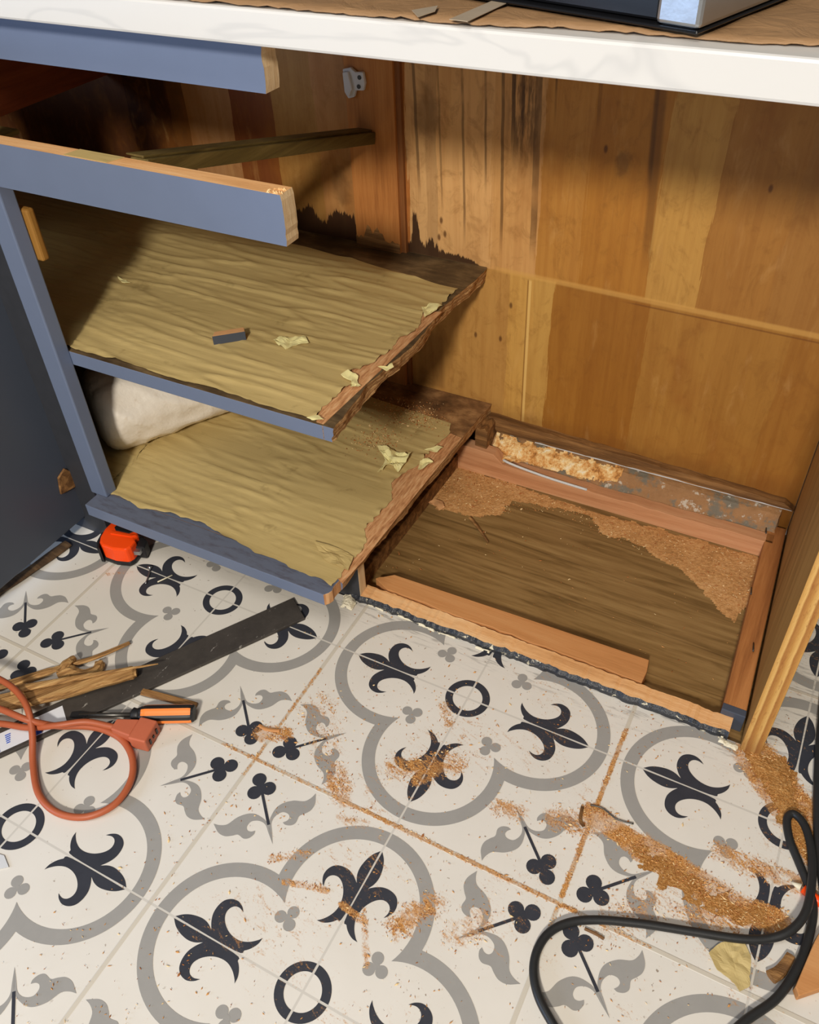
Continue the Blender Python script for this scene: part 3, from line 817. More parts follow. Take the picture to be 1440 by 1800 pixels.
# front board, broken along the top
V, F, FM = [], [], []
n = 110; rnd = random.Random(11)
for i in range(n + 1):
    x = .172 + (.716 - .172) * i / n
    zt = .011 + rnd.uniform(-.001, .001) + .0015 * nz(x * 30, 2); yf = .0862 + rnd.uniform(-.0012, .0012) + .0015 * nz(x * 40, 7)
    yb = .112 + rnd.uniform(-.0008, .0008)
    V += [(x, yf, -.01), (x, yf - .001, zt * .6), (x, yf + .0035, zt), (x, yb, zt + .001), (x, yb, -.01)]
for i in range(n):
    a = i * 5; b = a + 5
    for q, m in (((a, b, b + 1, a + 1), 1), ((a + 1, b + 1, b + 2, a + 2), 1), ((a + 2, b + 2, b + 3, a + 3), 0), ((a + 3, b + 3, b + 4, a + 4), 0)):
        F.append(q); FM.append(m)
F += [(0, 1, 2, 3, 4), tuple(n * 5 + i for i in (4, 3, 2, 1, 0))]; FM += [0, 0]
recalc(mesh('front_board', V, F, [M['raw'], M['tarry']], bf, fm=FM))
# rear board
z_l, z_r = .034, .022
pts = [(.165, .443, -.01), (.702, .443, -.01), (.702, .443, z_r)]
pts += [(p.x, .443, p.z) for p in jag((.69, .443, z_r), (.28, .443, .021), 20, .0015, 5, (0, 0, 1))]
pts += [(.262, .443, .024), (.244, .443, .040), (.165, .443, .044)]
prism('rear_board', pts, (0, .022, 0), M['cedar'], bf, bev=.001)
prism('side_board', [(.700, .113, -.01), (.7285, .113, -.01), (.7145, .486, -.01), (.688, .486, -.01)], (0, 0, .032), M['cleat'], bf, bev=.0015)
prism('painted_end', [(.6995, .1115, -.0098), (.7290, .1115, -.0098), (.7283, .1225, -.0098), (.6995, .1225, -.0098)], (0, 0, .0322), M['door'], bf, bev=.001, label='slate blue painted end of the side board')
for i, (a, b) in enumerate(((1348, 925), (1322, 1030), (1326, 1128), (1180, 1000), )):
    if i == 3: continue
    p = atz(a, b, .027)
    tube('nail', [Vector((p.x, p.y, .024)), Vector((p.x + .001, p.y - .012, .029)), Vector((p.x + .002, p.y - .020, .030))], .0011, M['steel_dark'], bf, 6)
# jagged stump of the corner block by the shelf end
prism('broken_block', [(.206, .452, -.01), (.226, .452, -.01), (.228, .452, .075), (.223, .452, .082), (.214, .452, .078), (.206, .452, .083)], (0, .044, 0), M['rotten'], bf)
prism('floor_cleat', [(.150, .108, -.01), (.172, .108, -.01), (.178, .45, -.01), (.156, .45, -.01)], (0, 0, .03), M['rotten'], bf)

# ledger strip along the wall foot
pts = []
for p in jag((.214, .4865, .083), (.716, .4865, .068), 30, .0012, 8, (0, 0, 1)): pts.append((p.x, .4865, p.z))
pts += [(.716, .4865, .058)]
for p in jag((.70, .4865, .0585), (.214, .4865, .056), 30, .001, 9, (0, 0, 1)): pts.append((p.x, .4865, p.z))
prism('ledger_strip', pts, (0, .0132, 0), M['rotten'], label='rotten brown ledger strip nailed along the foot of the plywood wall', cat='wood strip')
prism('light_gap_strip', [(.300, .488, .0525), (.713, .488, .0560), (.713, .488, .0590), (.300, .488, .0543)], (0, .006, 0), M['plasticwhite'], label='thin white strip showing in the gap under the rotten ledger', cat='strip')
# crust between rear board and wall
def heap(name, poly, z0, h, m, res=.004, zf=None, seed=0, edge=.008, amp=1.0, **k):
    xs_ = [p[0] for p in poly]; ys_ = [p[1] for p in poly]
    nx = int((max(xs_) - min(xs_)) / res) + 2; ny = int((max(ys_) - min(ys_)) / res) + 2
    idx = {}; V, F = [], []
    def near(x, y):
        d = 9
        for i in range(len(poly)):
            a = poly[i - 1]; b = poly[i]; dx, dy = b[0] - a[0], b[1] - a[1]; L = dx * dx + dy * dy + 1e-12
            t = min(1, max(0, ((x - a[0]) * dx + (y - a[1]) * dy) / L)); d = min(d, math.hypot(x - a[0] - t * dx, y - a[1] - t * dy))
        return d
    def vid(i, j):
        if (i, j) in idx: return idx[(i, j)]
        x = min(xs_) + i * res; y = min(ys_) + j * res
        d = near(x, y); e = min(1, d / edge)
        zz = z0 + h * (e ** .7) * (.55 + amp * (.5 * nz(x * 55, y * 55, seed) + .35 * nz(x * 160, y * 160, seed) + .25 * nz(x * 420, y * 420, seed)))
        if zf: zz += zf(x, y)
        idx[(i, j)] = len(V); V.append((x + nz(x * 300, y * 300, 3) * res * .3, y + nz(x * 300, y * 300, 8) * res * .3, max(z0 + .0002, zz)))
        return idx[(i, j)]
    for i in range(nx):
        for j in range(ny):
            x = min(xs_) + (i + .5) * res; y = min(ys_) + (j + .5) * res
            px = x + nz(x * 60, y * 60, seed + 5) * edge * .9 + nz(x * 220, y * 220, seed + 5) * edge * .4
            py = y + nz(x * 60, y * 60, seed + 9) * edge * .9 + nz(x * 220, y * 220, seed + 9) * edge * .4
            if inside((px, py), poly): F.append((vid(i, j), vid(i + 1, j), vid(i + 1, j + 1), vid(i, j + 1)))
    return mesh(name, V, F, m, **k)
crust = prism('flashing', [(.226, .4655, .005), (.226, .4655, .019), (.226, .486, .044), (.226, .4995, .050), (.226, .4995, .005)], (.474, 0, 0), M['metalrot'], label='rusty plaster-crusted metal flashing behind the rear timber of the floor frame', cat='flashing')
md = crust.modifiers.new('sub', 'SUBSURF'); md.subdivision_type = 'SIMPLE'; md.levels = 6; md.render_levels = 6
tx = bpy.data.textures.new('crust', 'CLOUDS'); tx.noise_scale = .02
md = crust.modifiers.new('disp', 'DISPLACE'); md.texture = tx; md.strength = .006; md.mid_level = .5
heap('crumbled_wood', [(.230, .448), (.26, .447), (.30, .462), (.40, .464), (.45, .474), (.46, .488), (.230, .488)], .026, .007, M['crumb'], .0016, seed=4, edge=.01, amp=.7, zf=lambda x, y: max(0, y - .466) * 1.0,
     label='pale crumbling rot heaped behind the rear timber near the shelf end', cat='wood debris', kind='stuff')
tube('edge_trim', smooth_path([(.262, .4445, .034), (.275, .441, .034), (.30, .4440, .028), (.35, .4440, .024), (.41, .4440, .0225)], 6), .0022, M['plasticwhite'],
     label='short grey white bead curling over the rear timber of the floor frame', cat='trim piece', sides=8)
# dust layers inside the recess
def PL(pts, z): return [(lambda p: (p.x, p.y))(atz(a, b, z)) for a, b in pts]
heap('sawdust', [(x, min(y, .4425)) for x, y in PL([(800, 812), (905, 852), (1030, 897), (1140, 925), (1245, 955), (1365, 985), (1330, 1060), (1306, 1075), (1290, 1095), (1262, 1070), (1232, 1035), (1200, 1002), (1160, 985), (1120, 955), (1060, 940), (1035, 905), (985, 895), (930, 885), (900, 880), (880, 905), (830, 908), (770, 895), (745, 870), (765, 835)], -.01)], -.0098, .0016, M['fine'], .003, seed=2, edge=.006,
     label='reddish sawdust drifted along the back of the sunken floor recess', cat='sawdust', kind='stuff')

# loose plank lying in the recess
pts = [atz(a, b, .010) for a, b in [(655, 1030), (668, 1018), (682, 1009), (705, 1012), (1140, 1158), (1131, 1207)]]
front = [(p.x, p.y, .0) for p in pts]
back = jag((.598, .1155, 0), (.20, .1155, 0), 24, .0018, 3)
pts = [(p.x, p.y, 0) for p in [Vector((.190, .128, 0)), Vector((.1935, .133, 0)), Vector((.199, .136, 0)), Vector((.206, .142, 0)), Vector((.212, .147, 0)), Vector((.40, .152, 0)), Vector((.596, .156, 0)), Vector((.599, .136, 0))] + back]
pts = [(x, y, -.0094) for x, y, z in pts]
prism('loose_plank', pts, (0, 0, .0215), M['plank'], label='loose orange plank lying in the recess against the front timber', cat='plank', bev=.0008)

# drawer runner
rr = thing('drawer_runner', 'loose olive brown drawer runner sloping from the lower blue rail down to the wall', 'drawer runner', (0, .25, .5))
a, b = Vector((-.006, .048, .620)), Vector((.012, .4865, .516))
d = (b - a).normalized(); w = Vector((1, 0, 0)); u = w.cross(d).normalized()
u = u if u.z > 0 else -u
def bar(name, a, b, wd, ht, m, par, taper=False):
    V = [a - w * wd - u * ht * .2, a + w * wd - u * ht, b + w * wd - u * ht, b - w * wd - u * ht, a - w * wd + u * ht * (.4 if taper else 1), a + w * wd + u * ht, b + w * wd + u * ht, b - w * wd + u * ht]
    o = recalc(mesh(name, V, [(0, 3, 2, 1), (4, 5, 6, 7), (0, 1, 5, 4), (2, 3, 7, 6), (1, 2, 6, 5), (3, 0, 4, 7)], m, par)); bevel(o, .001); return o
bar('bar', a, b, .012, .008, M['olive'], rr)
bar('flange', a + u * .0095 + Vector((-.006, 0, 0)), b + u * .0095 + Vector((-.006, 0, 0)), .012, .0015, M['olive'], rr)
# another runner at the left
box('drawer_guide', (-.34, .0472, .600), (-.262, .118, .606), M['olive'], cab, label='short grey guide plate behind the lower rail at the far left')
# bracket on the wall post
bk = thing('drawer_bracket', 'small white plastic drawer bracket screwed to the orange wall post', 'bracket', (-.004, .486, .586))
V1 = [(-.017, .605), (-.004, .608), (.004, .603), (.016, .604), (.018, .590), (.015, .580), (.002, .579), (-.001, .570), (-.011, .567), (-.016, .574)]
prism('plate', [(x - .003, .4815, z) for x, z in V1], (0, .006, 0), M['plasticwhite'], bk, bev=.0015)
prism('lip', [(-.018, .477, .602), (-.009, .477, .604), (-.004, .477, .582), (-.010, .477, .571), (-.017, .477, .576)], (0, .005, 0), M['plasticwhite'], bk, bev=.0015)
for x, z in ((.010, .597), (.008, .585)):
    prism('screw', [(x + .003 * math.cos(t * math.pi / 5) - .003, .4805, z + .003 * math.sin(t * math.pi / 5)) for t in range(10)], (0, .0015, 0), M['steel_dark'], bk)

# ------------------------------------------------------------------ wrapped roll on the bottom panel
ax = Vector((.528, .849, 0)); pr = Vector((-.849, .528, 0)); RR = .068
V, F = [], []
n, sd = 60, 72
c1 = Vector((-.268, .095, ZB + RR)) + pr * .052
for i in range(n + 1):
    t = i / n; s = t * .36
    k = 1.0
    if t < .09: k = .55 + .45 * math.sqrt(max(0, 1 - (1 - t / .09) ** 2))
    if t > .9: k = .5 + .5 * math.sqrt(max(0, 1 - ((t - .9) / .1) ** 2))
    for j in range(sd):
        a = 2 * math.pi * j / sd
        cr = 1 - abs(nz(math.cos(a) * 1.6 + 3, math.sin(a) * 1.6 + s * 14, s * 9)) * 2.4
        cr2 = 1 - abs(nz(math.cos(a) * 4 + 9, math.sin(a) * 4, s * 34)) * 2.4
        r = RR * k * (1 + .05 * max(0, cr) ** 2 + .02 * max(0, cr2) ** 2 + .04 * nz(math.cos(a) * 2, math.sin(a) * 2, s * 7))
        q = c1 + ax * s + pr * (r * math.cos(a)) + Vector((0, 0, 1)) * (r * math.sin(a))
        q.z = max(q.z, ZB + .002); V.append(q)
for i in range(n):
    for j in range(sd):
        a = i * sd + j; b = i * sd + (j + 1) % sd; F.append((a, b, b + sd, a + sd))
F += [tuple(range(sd))[::-1], tuple(range(n * sd, (n + 1) * sd))]
recalc(mesh('wrapped_roll', V, F, M['bag'], smooth=True, label='white plastic-wrapped roll lying on the bottom panel behind the stile', cat='roll'))

# ------------------------------------------------------------------ scraps
def curl(name, z, pts, m, lab, cat, h=.006, group=None, seed=0, par=None):
    """paper scrap from a pixel outline on the plane z, curled up"""
    P = PL(pts, z); cx = sum(p[0] for p in P) / len(P); cy = sum(p[1] for p in P) / len(P)
    rad = max(math.hypot(p[0] - cx, p[1] - cy) for p in P)
    V = []; F = []; rings = 4; n = len(P) * 4
    dense_ = []
    for i in range(len(P)):
        a = P[i]; b = P[(i + 1) % len(P)]
        for k_ in range(4): dense_.append((a[0] + (b[0] - a[0]) * k_ / 4, a[1] + (b[1] - a[1]) * k_ / 4))
    def zz(x, y):
        return z + .0008 + h * (abs(nz(x * 60, y * 60, seed + .3)) * 1.3 + .8 * max(0, nz(x * 25, y * 25, seed + 4.2))) + h * .25 * (math.hypot(x - cx, y - cy) / rad) ** 2
    V.append((cx, cy, zz(cx, cy)))
    for r in range(1, rings + 1):
        for (x, y) in dense_:
            X = cx + (x - cx) * r / rings; Y = cy + (y - cy) * r / rings
            if r == rings: X += nz(x * 400, y * 400, seed) * .0012; Y += nz(x * 400, y * 400, seed + 2) * .0012
            V.append((X, Y, zz(X, Y)))
    for i in range(n): F.append((0, 1 + i, 1 + (i + 1) % n))
    for r in range(rings - 1):
        for i in range(n):
            a = 1 + r * n + i; b = 1 + r * n + (i + 1) % n; F.append((a, a + n, b + n, b))
    o = mesh(name, V, F, m, parent=par, label=lab, cat=cat, group=group)
    md = o.modifiers.new('thickness', 'SOLIDIFY'); md.thickness = .0005; md.offset = 1
    return o
G = 'torn contact paper scraps'
curl('paper_scrap', ZS + .002, [(482, 600), (492, 594), (500, 600), (520, 594), (538, 594), (543, 605), (525, 607), (502, 616), (490, 610)], M['paper_back'], 'crumpled pale yellow paper scrap on the middle shelf beside the blue wood chip', 'paper scrap', .006, G, 1)
curl('paper_scrap', ZS + .002, [(600, 664), (612, 656), (630, 664), (628, 672), (634, 680), (616, 688), (620, 674)], M['paper_back'], 'bright folded paper scrap near the front right corner of the middle shelf', 'paper scrap', .006, G, 2)
curl('paper_scrap', ZS + .002, [(742, 545), (756, 538), (778, 541), (768, 550), (746, 562)], M['paper_back'], 'peeled paper curl standing at the torn edge toward the back of the middle shelf', 'paper scrap', .008, G, 3)
curl('paper_scrap', ZS + .002, [(664, 646), (680, 648), (690, 640), (692, 648), (680, 654)], M['paper_back'], 'tiny pale paper fleck at the middle of the torn shelf edge', 'paper scrap', .004, G, 4)
curl('paper_scrap', ZS + .002, [(540, 738), (560, 734), (568, 740), (552, 744)], M['paper_back'], 'small pale paper sliver at the shelf corner above the blue front edge', 'paper scrap', .004, G, 5)
curl('paper_scrap', ZS + .002, [(208, 492), (222, 494), (230, 500), (216, 499)], M['paper_back'], 'small pale fleck on the middle shelf at the edge of the shadow', 'paper scrap', .004, G, 6)
curl('paper_scrap', ZB + .003, [(664, 790), (680, 788), (702, 800), (722, 806), (714, 818), (700, 832), (692, 824), (680, 822), (664, 836), (678, 812)], M['paper_back'], 'large ragged curled paper scrap on the bottom panel', 'paper scrap', .012, G, 7)
curl('paper_scrap', ZB + .003, [(746, 792), (768, 786), (778, 790), (768, 797)], M['paper_back'], 'bright paper sliver near the back right edge of the bottom panel', 'paper scrap', .005, G, 8)
curl('paper_scrap', ZB + .003, [(738, 815), (752, 808), (762, 814), (745, 826), (735, 832)], M['paper_back'], 'narrow curled scrap at the sawn edge of the bottom panel', 'paper scrap', .007, G, 9)
curl('paper_scrap', ZB + .002, [(552, 955), (600, 966), (622, 980), (612, 1004), (570, 985)], M['contact'], 'peeled gold flap of paper at the front right corner of the bottom panel', 'paper scrap', .004, G, 10)
curl('paper_scrap', .0015, [(1245, 1677), (1262, 1660), (1282, 1653), (1308, 1656), (1320, 1682), (1318, 1712), (1318, 1735), (1300, 1744), (1288, 1726), (1260, 1705)], M['contact'], 'gold paper scrap lying on the patterned tiles under the black cord', 'paper scrap', .003, G, 11)
# chip of blue painted wood on the shelf
ch = thing('wood_chip', 'small sawn wood chip with one blue painted face on the middle shelf', 'wood chip', tuple(atz(405, 602, ZS)))
a1 = atz(376, 606, ZS + .002); b1 = atz(433, 597, ZS + .002); dd = (b1 - a1).normalized(); nn = Vector((-dd.y, dd.x, 0))
zc = ZS + .0025
o = prism('chip', [a1, b1, b1 + nn * .012, a1 + nn * .012 + dd * .004], (0, 0, .0125), [M['chipwood'], M['blue']], ch, bev=.0008)
for p in o.data.polygons:
    if p.normal.dot(nn) < -.7: p.material_index = 1
prism('blue_face', [a1 - nn * .0004, b1 - nn * .0004, b1, a1], (0, 0, .0125), M['door'], ch)
# red wood bits in the recess
curl('wood_sliver', -.0075, [(750, 885), (765, 880), (778, 884), (782, 893), (772, 900), (766, 890)], M['chipwood'], 'small curled orange wood shaving on the recess floor near the bottom panel', 'wood shaving', .006, 'slivers in the recess', 21)
p, q = atz(826, 910, -.0065), atz(858, 953, -.0065)
V, F = tube_geo(smooth_path([p, p.lerp(q, .5) + Vector((.001, 0, .001)), q], 4), lambda t: .003 * (1 - .5 * t), 5)
recalc(mesh('wood_sliver', V, F, M['rotten'], label='long thin brown splinter on the recess floor', cat='splinter', group='slivers in the recess'))

# ------------------------------------------------------------------ caulk and dirt along the front board
heap('caulk', PL([(606, 1046), (622, 1046), (626, 1060), (618, 1074), (598, 1068)], 0), .0004, .010, M['caulk'], .0015, seed=6, edge=.004, amp=.5, label='white chipped caulk lump on the floor under the sawn cabinet corner', cat='caulk')
cx_ = [((648, 1062), (676, 1074), .003), ((700, 1080), (765, 1108), .0045), ((770, 1112), (800, 1122), .0025), ((835, 1137), (862, 1147), .003), ((1262, 1300), (1296, 1316), .005)]
for i, (a, b, r) in enumerate(cx_):
    A, B = atz(*a), atz(*b); nrm = Vector((-(B - A).y, (B - A).x, 0)).normalized() * r * .9
    heap('caulk', [(A + nrm).to_2d(), (A - nrm).to_2d(), (B - nrm).to_2d(), (B + nrm).to_2d()], .0003, .005, M['caulk'], .0014, seed=i, edge=.003, amp=.9,
         label=['crumb of old caulk on the tile just right of the sawn cabinet corner', 'longest crumbled caulk bead along the front timber', 'short caulk crumb next to the longest bead', 'caulk crumb above the dark lily half hidden by the front timber', 'dirty caulk lump at the foot of the end panel'][i], cat='caulk', group='caulk remains along the floor frame')

# ------------------------------------------------------------------ sawdust heaps and chips on the tiles
heap('sawdust', PL([(1292, 1318), (1340, 1318), (1385, 1342), (1402, 1375), (1400, 1400), (1412, 1430), (1440, 1480), (1470, 1530), (1470, 1560), (1440, 1530), (1400, 1470), (1372, 1440), (1352, 1400), (1332, 1365), (1310, 1340)], 0), .0005, .0035, M['dust'], .0016, seed=1, edge=.014,
     label='golden sawdust heap spreading from the foot of the end panel', cat='sawdust', kind='stuff')
heap('sawdust', PL([(1110, 1478), (1150, 1498), (1190, 1528), (1240, 1560), (1290, 1585), (1355, 1605), (1362, 1622), (1310, 1628), (1290, 1618), (1240, 1600), (1190, 1570), (1150, 1535), (1110, 1500)], 0), .0003, .0013, M['dust'], .0010, seed=3, edge=.020,
     label='long golden sawdust streak swept diagonally across the tiles', cat='sawdust', kind='stuff')
def chips(name, n, samp, m_list, smin, smax, z, label, seed):
    rnd = random.Random(seed); V, F, FM = [], [], []
    c = 0; tries = 0
    while c < n and tries < n * 60:
        tries += 1; q = samp(rnd)
        if q is None: continue
        x, y = q; L = rnd.uniform(smin, smax) * (1 if rnd.random() < .9 else 1.8); W = L * rnd.uniform(.15, .5); a = rnd.uniform(0, math.pi); H = rnd.uniform(.0002, .0011)
        ca, sa = math.cos(a), math.sin(a); b = len(V); zz = z + rnd.uniform(0, .0006)
        t1, t2 = rnd.uniform(0, .0012), rnd.uniform(0, .0012)
        V += [(x - ca * L, y - sa * L, zz + t1), (x - sa * W, y + ca * W, zz + H), (x + ca * L, y + sa * L, zz + t2), (x + sa * W, y - ca * W, zz), (x, y, zz + H + .0004)]
        F += [(b, b + 3, b + 4), (b + 3, b + 2, b + 4), (b + 2, b + 1, b + 4), (b + 1, b, b + 4), (b, b + 1, b + 2, b + 3)]
        k = rnd.randrange(len(m_list)); FM += [k] * 5; c += 1
    return mesh(name, V, F, m_list, fm=FM, label=label, cat='wood chips', kind='stuff')
def samp_floor(r):
    x = r.uniform(.0, .95); y = r.uniform(-.55, .2)
    if y > .084 and x < .76: return None
    d = dust_at(x, y)
    if r.random() < d * d * .5 * (.25 + 1.5 * max(0, nz(x * 40, y * 40, 2) + .25)) + (.008 if x > .14 else .0) + .03 * max(0, nz(x * 9, y * 9)) * (x > .1): return (x, y)
chips('wood_chips', 7000, samp_floor, [M['chip_a'], M['chip_a'], M['chip_b'], M['chip_c'], M['chip_a']], .0005, .0018, .0005, 'countless small wood chips strewn over the patterned tiles', 31)
rec_poly = PL([(800, 815), (1030, 900), (1245, 960), (1360, 990), (1300, 1085), (1200, 1000), (1060, 945), (980, 900), (880, 905), (760, 890)], -.01)
def samp_rec(r):
    x = r.uniform(.12, .70); y = r.uniform(.12, .44)
    if inside((x, y), rec_poly) or r.random() < .02: return (x, y)
chips('wood_chips', 1400, samp_rec, [M['chip_a'], M['chip_b'], M['chip_c']], .0006, .002, -.0085, 'small wood chips scattered over the sunken recess floor', 32)
def samp_pan(r):
    x = r.uniform(-.02, .2); y = r.uniform(.25, .49)
    w = max(math.exp(-((x - .10) / .05) ** 2 - ((y - .41) / .03) ** 2), .8 * math.exp(-((x - .09) / .03) ** 2 - ((y - .33) / .03) ** 2))
    return (x, y) if r.random() < w else None
chips('wood_chips', 900, samp_pan, [M['chip_b'], M['chip_a'], M['chip_b'], M['chip_c']], .0006, .0018, ZB + .003, 'reddish crumbs on the back of the bottom panel under the shelf', 33)

# ------------------------------------------------------------------ tape measure
tm = thing('tape_measure', 'orange and black tape measure on the tiles under the bottom panel', 'tape measure', (-.205, .03, 0))
A = atz(218, 953, .018); ct = Vector((A.x, A.y, 0))
dx_ = (atz(262, 962, .018) - atz(195, 948, .018)); dx_.z = 0; dx_.normalize(); dy_ = Vector((-dx_.y, dx_.x, 0))
def tmo(pts, z0, z1, m, name, bev=.003):
    return prism(name, [(ct + dx_ * x + dy_ * y).to_tuple()[:2] + (z0,) for x, y in pts], (0, 0, z1 - z0), m, tm, bev=bev)
D = [(-.016, -.030), (.004, -.033), (.026, -.030), (.030, -.022), (.030, -.008), (.026, -.002), (.028, .004), (.022, .012), (.010, .018), (-.004, .030), (-.014, .036), (-.024, .034), (-.030, .022), (-.032, .004), (-.029, -.014), (-.024, -.024)]
tmo(D, .004, .036, M['orange'], 'body', .005)
tmo([(x * 1.06, y * 1.05) for x, y in D], .0005, .010, M['black'], 'rubber_base', .003)
tmo([(-.034, .004), (-.030, -.016), (-.024, -.028), (-.018, -.034), (-.024, -.034), (-.033, -.020), (-.037, .0)], .001, .030, M['black'], 'grip', .001)
tmo([(-.012, .004), (.012, .004), (.018, .010), (.008, .022), (-.006, .028), (-.016, .022), (-.018, .010)], .0355, .0372, M['black'], 'face_plate', .001)
tmo([(-.008, .012), (.006, .011), (.004, .018), (-.006, .020)], .0370, .0378, M['steel_dark'], 'badge', .0004)
tmo([(-.016, -.005), (.020, -.003), (.026, .003), (-.018, .002)], .0352, .0375, M['orange'], 'lock_slider', .001)
tmo([(.026, -.012), (.044, -.010), (.040, .006), (.030, .012), (.024, .012)], .002, .026, M['black'], 'mouth', .002)
tmo([(.030, -.020), (.0395, -.018), (.0395, -.008), (.030, -.010)], .016, .0235, M['steel'], 'blade_hook', .0005)

# ------------------------------------------------------------------ dark trim strip with label
st = thing('dark_trim_strip', 'long dark dirty trim strip lying across the tiles from the left edge', 'trim strip', (0, -.14, 0))
A1, A2 = atz(515, 1052, .004), atz(536, 1087, .004); B1, B2 = atz(-60, 1308, .004), atz(-60, 1358, .004)
def ext(p, z): return (p.x, p.y, z)
prism('strip', [ext(A1, .0006), ext(A2, .0006), ext(B2, .0006), ext(B1, .0006)], (0, 0, .005), M['strip'], st, bev=.0006)
dS = (B1 - A1).normalized(); dS.z = 0; dW = (A2 - A1).normalized(); dW.z = 0; Wd = (A2 - A1).length
o_ = atz(112, 1262, .006); 
def onst(s, w): p = A1 + dS * s + dW * w * Wd; return p
L0 = (atz(95, 1250, .006) - A1).dot(dS)
def lab(name, s0, s1, w0, w1, m, z, par):
    P_ = [onst(s0, w0), onst(s1, w0), onst(s1, w1), onst(s0, w1)]
    return prism(name, [(p.x, p.y, z) for p in P_], (0, 0, .0003), m, par)
lb = lab('price_label', L0 - .012, L0 + .105, .20, .86, M['label'], .0057, st); lb['label'] = 'white sticker with blue print'
lab('print', L0 + .072, L0 + .104, .22, .84, M['label_blue'], .0061, lb)
lab('print', L0 + .018, L0 + .034, .45, .80, M['label_red'], .0061, lb)
lab('print', L0 + .020, L0 + .030, .62, .84, M['label_blue'], .0064, lb)
for i in range(5): lab('print', L0 + .056 + .0006 * i, L0 + .063, .35 + .07 * i, .385 + .07 * i, M['label_blue'], .0061, lb)

# ------------------------------------------------------------------ broken wood pieces at the left
def splinter(name, pts, r, lab_, m, z=.008, flat=.5, seed=0, cat='splinter', **k):
    path = smooth_path([Vector((p.x, p.y, p.z)) for p in pts], 10)
    V, F = tube_geo(path, r, 10)
    out = []
    for i, v in enumerate(V):
        c = path[i // 10]; j = i % 10; d = v - c
        d *= 1 + .55 * nz(j * 1.7, seed) + .22 * nz((i // 10) * .16, j * 3.1, seed); d.z *= flat; out.append(c + d)
    return recalc(mesh(name, out, F, m, label=lab_, cat=cat, **k))
zz = .016
splinter('splintered_board', [atz(-70, 1250, zz), atz(0, 1236, zz), atz(100, 1216, zz), atz(190, 1192, zz), atz(240, 1180, zz)], lambda t: .0165 * (1 - .35 * t ** 3) if t < .97 else .009,
         'thick splintered pine piece lying across the dark trim strip', M['splinter'], flat=.55, seed=2, cat='broken wood')
splinter('splintered_board', [atz(20, 1215, .027), atz(120, 1195, .027), atz(200, 1180, .026), atz(278, 1167, .022)], lambda t: .0058 * (1 - t) + .0008,
         'long pointed yellow splinter on top of the thick splintered pine piece', M['splinter'], flat=.6, seed=5, cat='broken wood')
splinter('wood_stick', [atz(-60, 1222, .006), atz(20, 1202, .006), atz(110, 1173, .008), atz(170, 1155, .008), atz(228, 1130, .005)], lambda t: .0060 if t < .45 else .0045 - .003 * (t - .45),
         'thin brown wood stick behind the thick splintered pine piece', M['splinter'], flat=.6, seed=7)
splinter('wood_knot', [atz(104, 1188, .010), atz(122, 1180, .012), atz(145, 1186, .009), atz(168, 1178, .009), atz(176, 1164, .008)], lambda t: .0105 - .004 * t,
         'knobbly curved wood knot between the thin stick and the thick pine piece', M['splinter'], flat=.7, seed=9, cat='broken wood')
splinter('wood_knot', [atz(108, 1182, .012), atz(118, 1166, .015), atz(130, 1156, .012)], lambda t: .0085 - .004 * t, 'pale stub of wood propped against the thin brown stick', M['splinter'], flat=.8, seed=12, cat='broken wood')
splinter('wood_sliver', [atz(250, 1215, .004), atz(300, 1228, .004), atz(345, 1240, .004)], lambda t: .006, 'dull brown wood scrap behind the screwdriver handle', M['rotten'], flat=.35, seed=15)
splinter('wood_sliver', [atz(-20, 1050, .004), atz(40, 1012, .004), atz(120, 955, .004)], lambda t: .008, 'brown wood sliver on the tiles beside the open door', M['oldwood'], flat=.35, seed=16)
splinter('wood_sliver', [atz(1024, 1418, .002), atz(1020, 1440, .002), atz(1026, 1453, .002)], lambda t: .002, 'short dark splinter on the tiles left of the bent wire', M['rotten'], flat=.5, seed=17)
splinter('wood_sliver', [atz(1028, 1632, .002), atz(1045, 1640, .002), atz(1062, 1650, .002)], lambda t: .0018, 'small red splinter inside the loop of black cord', M['rotten'], flat=.5, seed=18)
splinter('wood_sliver', [atz(455, 1275, .002), atz(470, 1282, .002), atz(492, 1284, .002)], lambda t: .0024, 'bright orange splinter by the dark clover in the middle of the floor', M['plank'], flat=.5, seed=19)
splinter('wood_sliver', [atz(1356, 1720, .004), atz(1375, 1705, .004), atz(1392, 1680, .004)], lambda t: .006 - .002 * t, 'small reddish wood stub by the black cord at the lower right', M['rotten'], flat=.6, seed=20)
# wood block lower right
pts = [atz(a, b, .011) for a, b in [(1398, 1735), (1404, 1752), (1445, 1738), (1520, 1700), (1500, 1620), (1440, 1640), (1432, 1655)]]
prism('wood_block', [(p.x, p.y, .0006) for p in pts], (0, 0, .012), M['plank'], label='orange wood offcut with a broken pale end at the right edge of the floor', cat='wood offcut', bev=.001)
# pencil / orange tip
pc = thing('paint_marker', 'short orange and white tipped piece poking out from under the black cord', 'marker', tuple(atz(1420, 1570, 0)))
P0, P1, P2, P3 = atz(1392, 1551, .003), atz(1408, 1560, .004), atz(1412, 1562, .004), atz(1432, 1578, .004)
tube('tip', [P0, P1], lambda t: .0012 + .003 * t, M['caulk'], pc, 10)
tube('barrel', [P2, P3, P3 + (P3 - P2)], .0052, M['orange'], pc, 10)
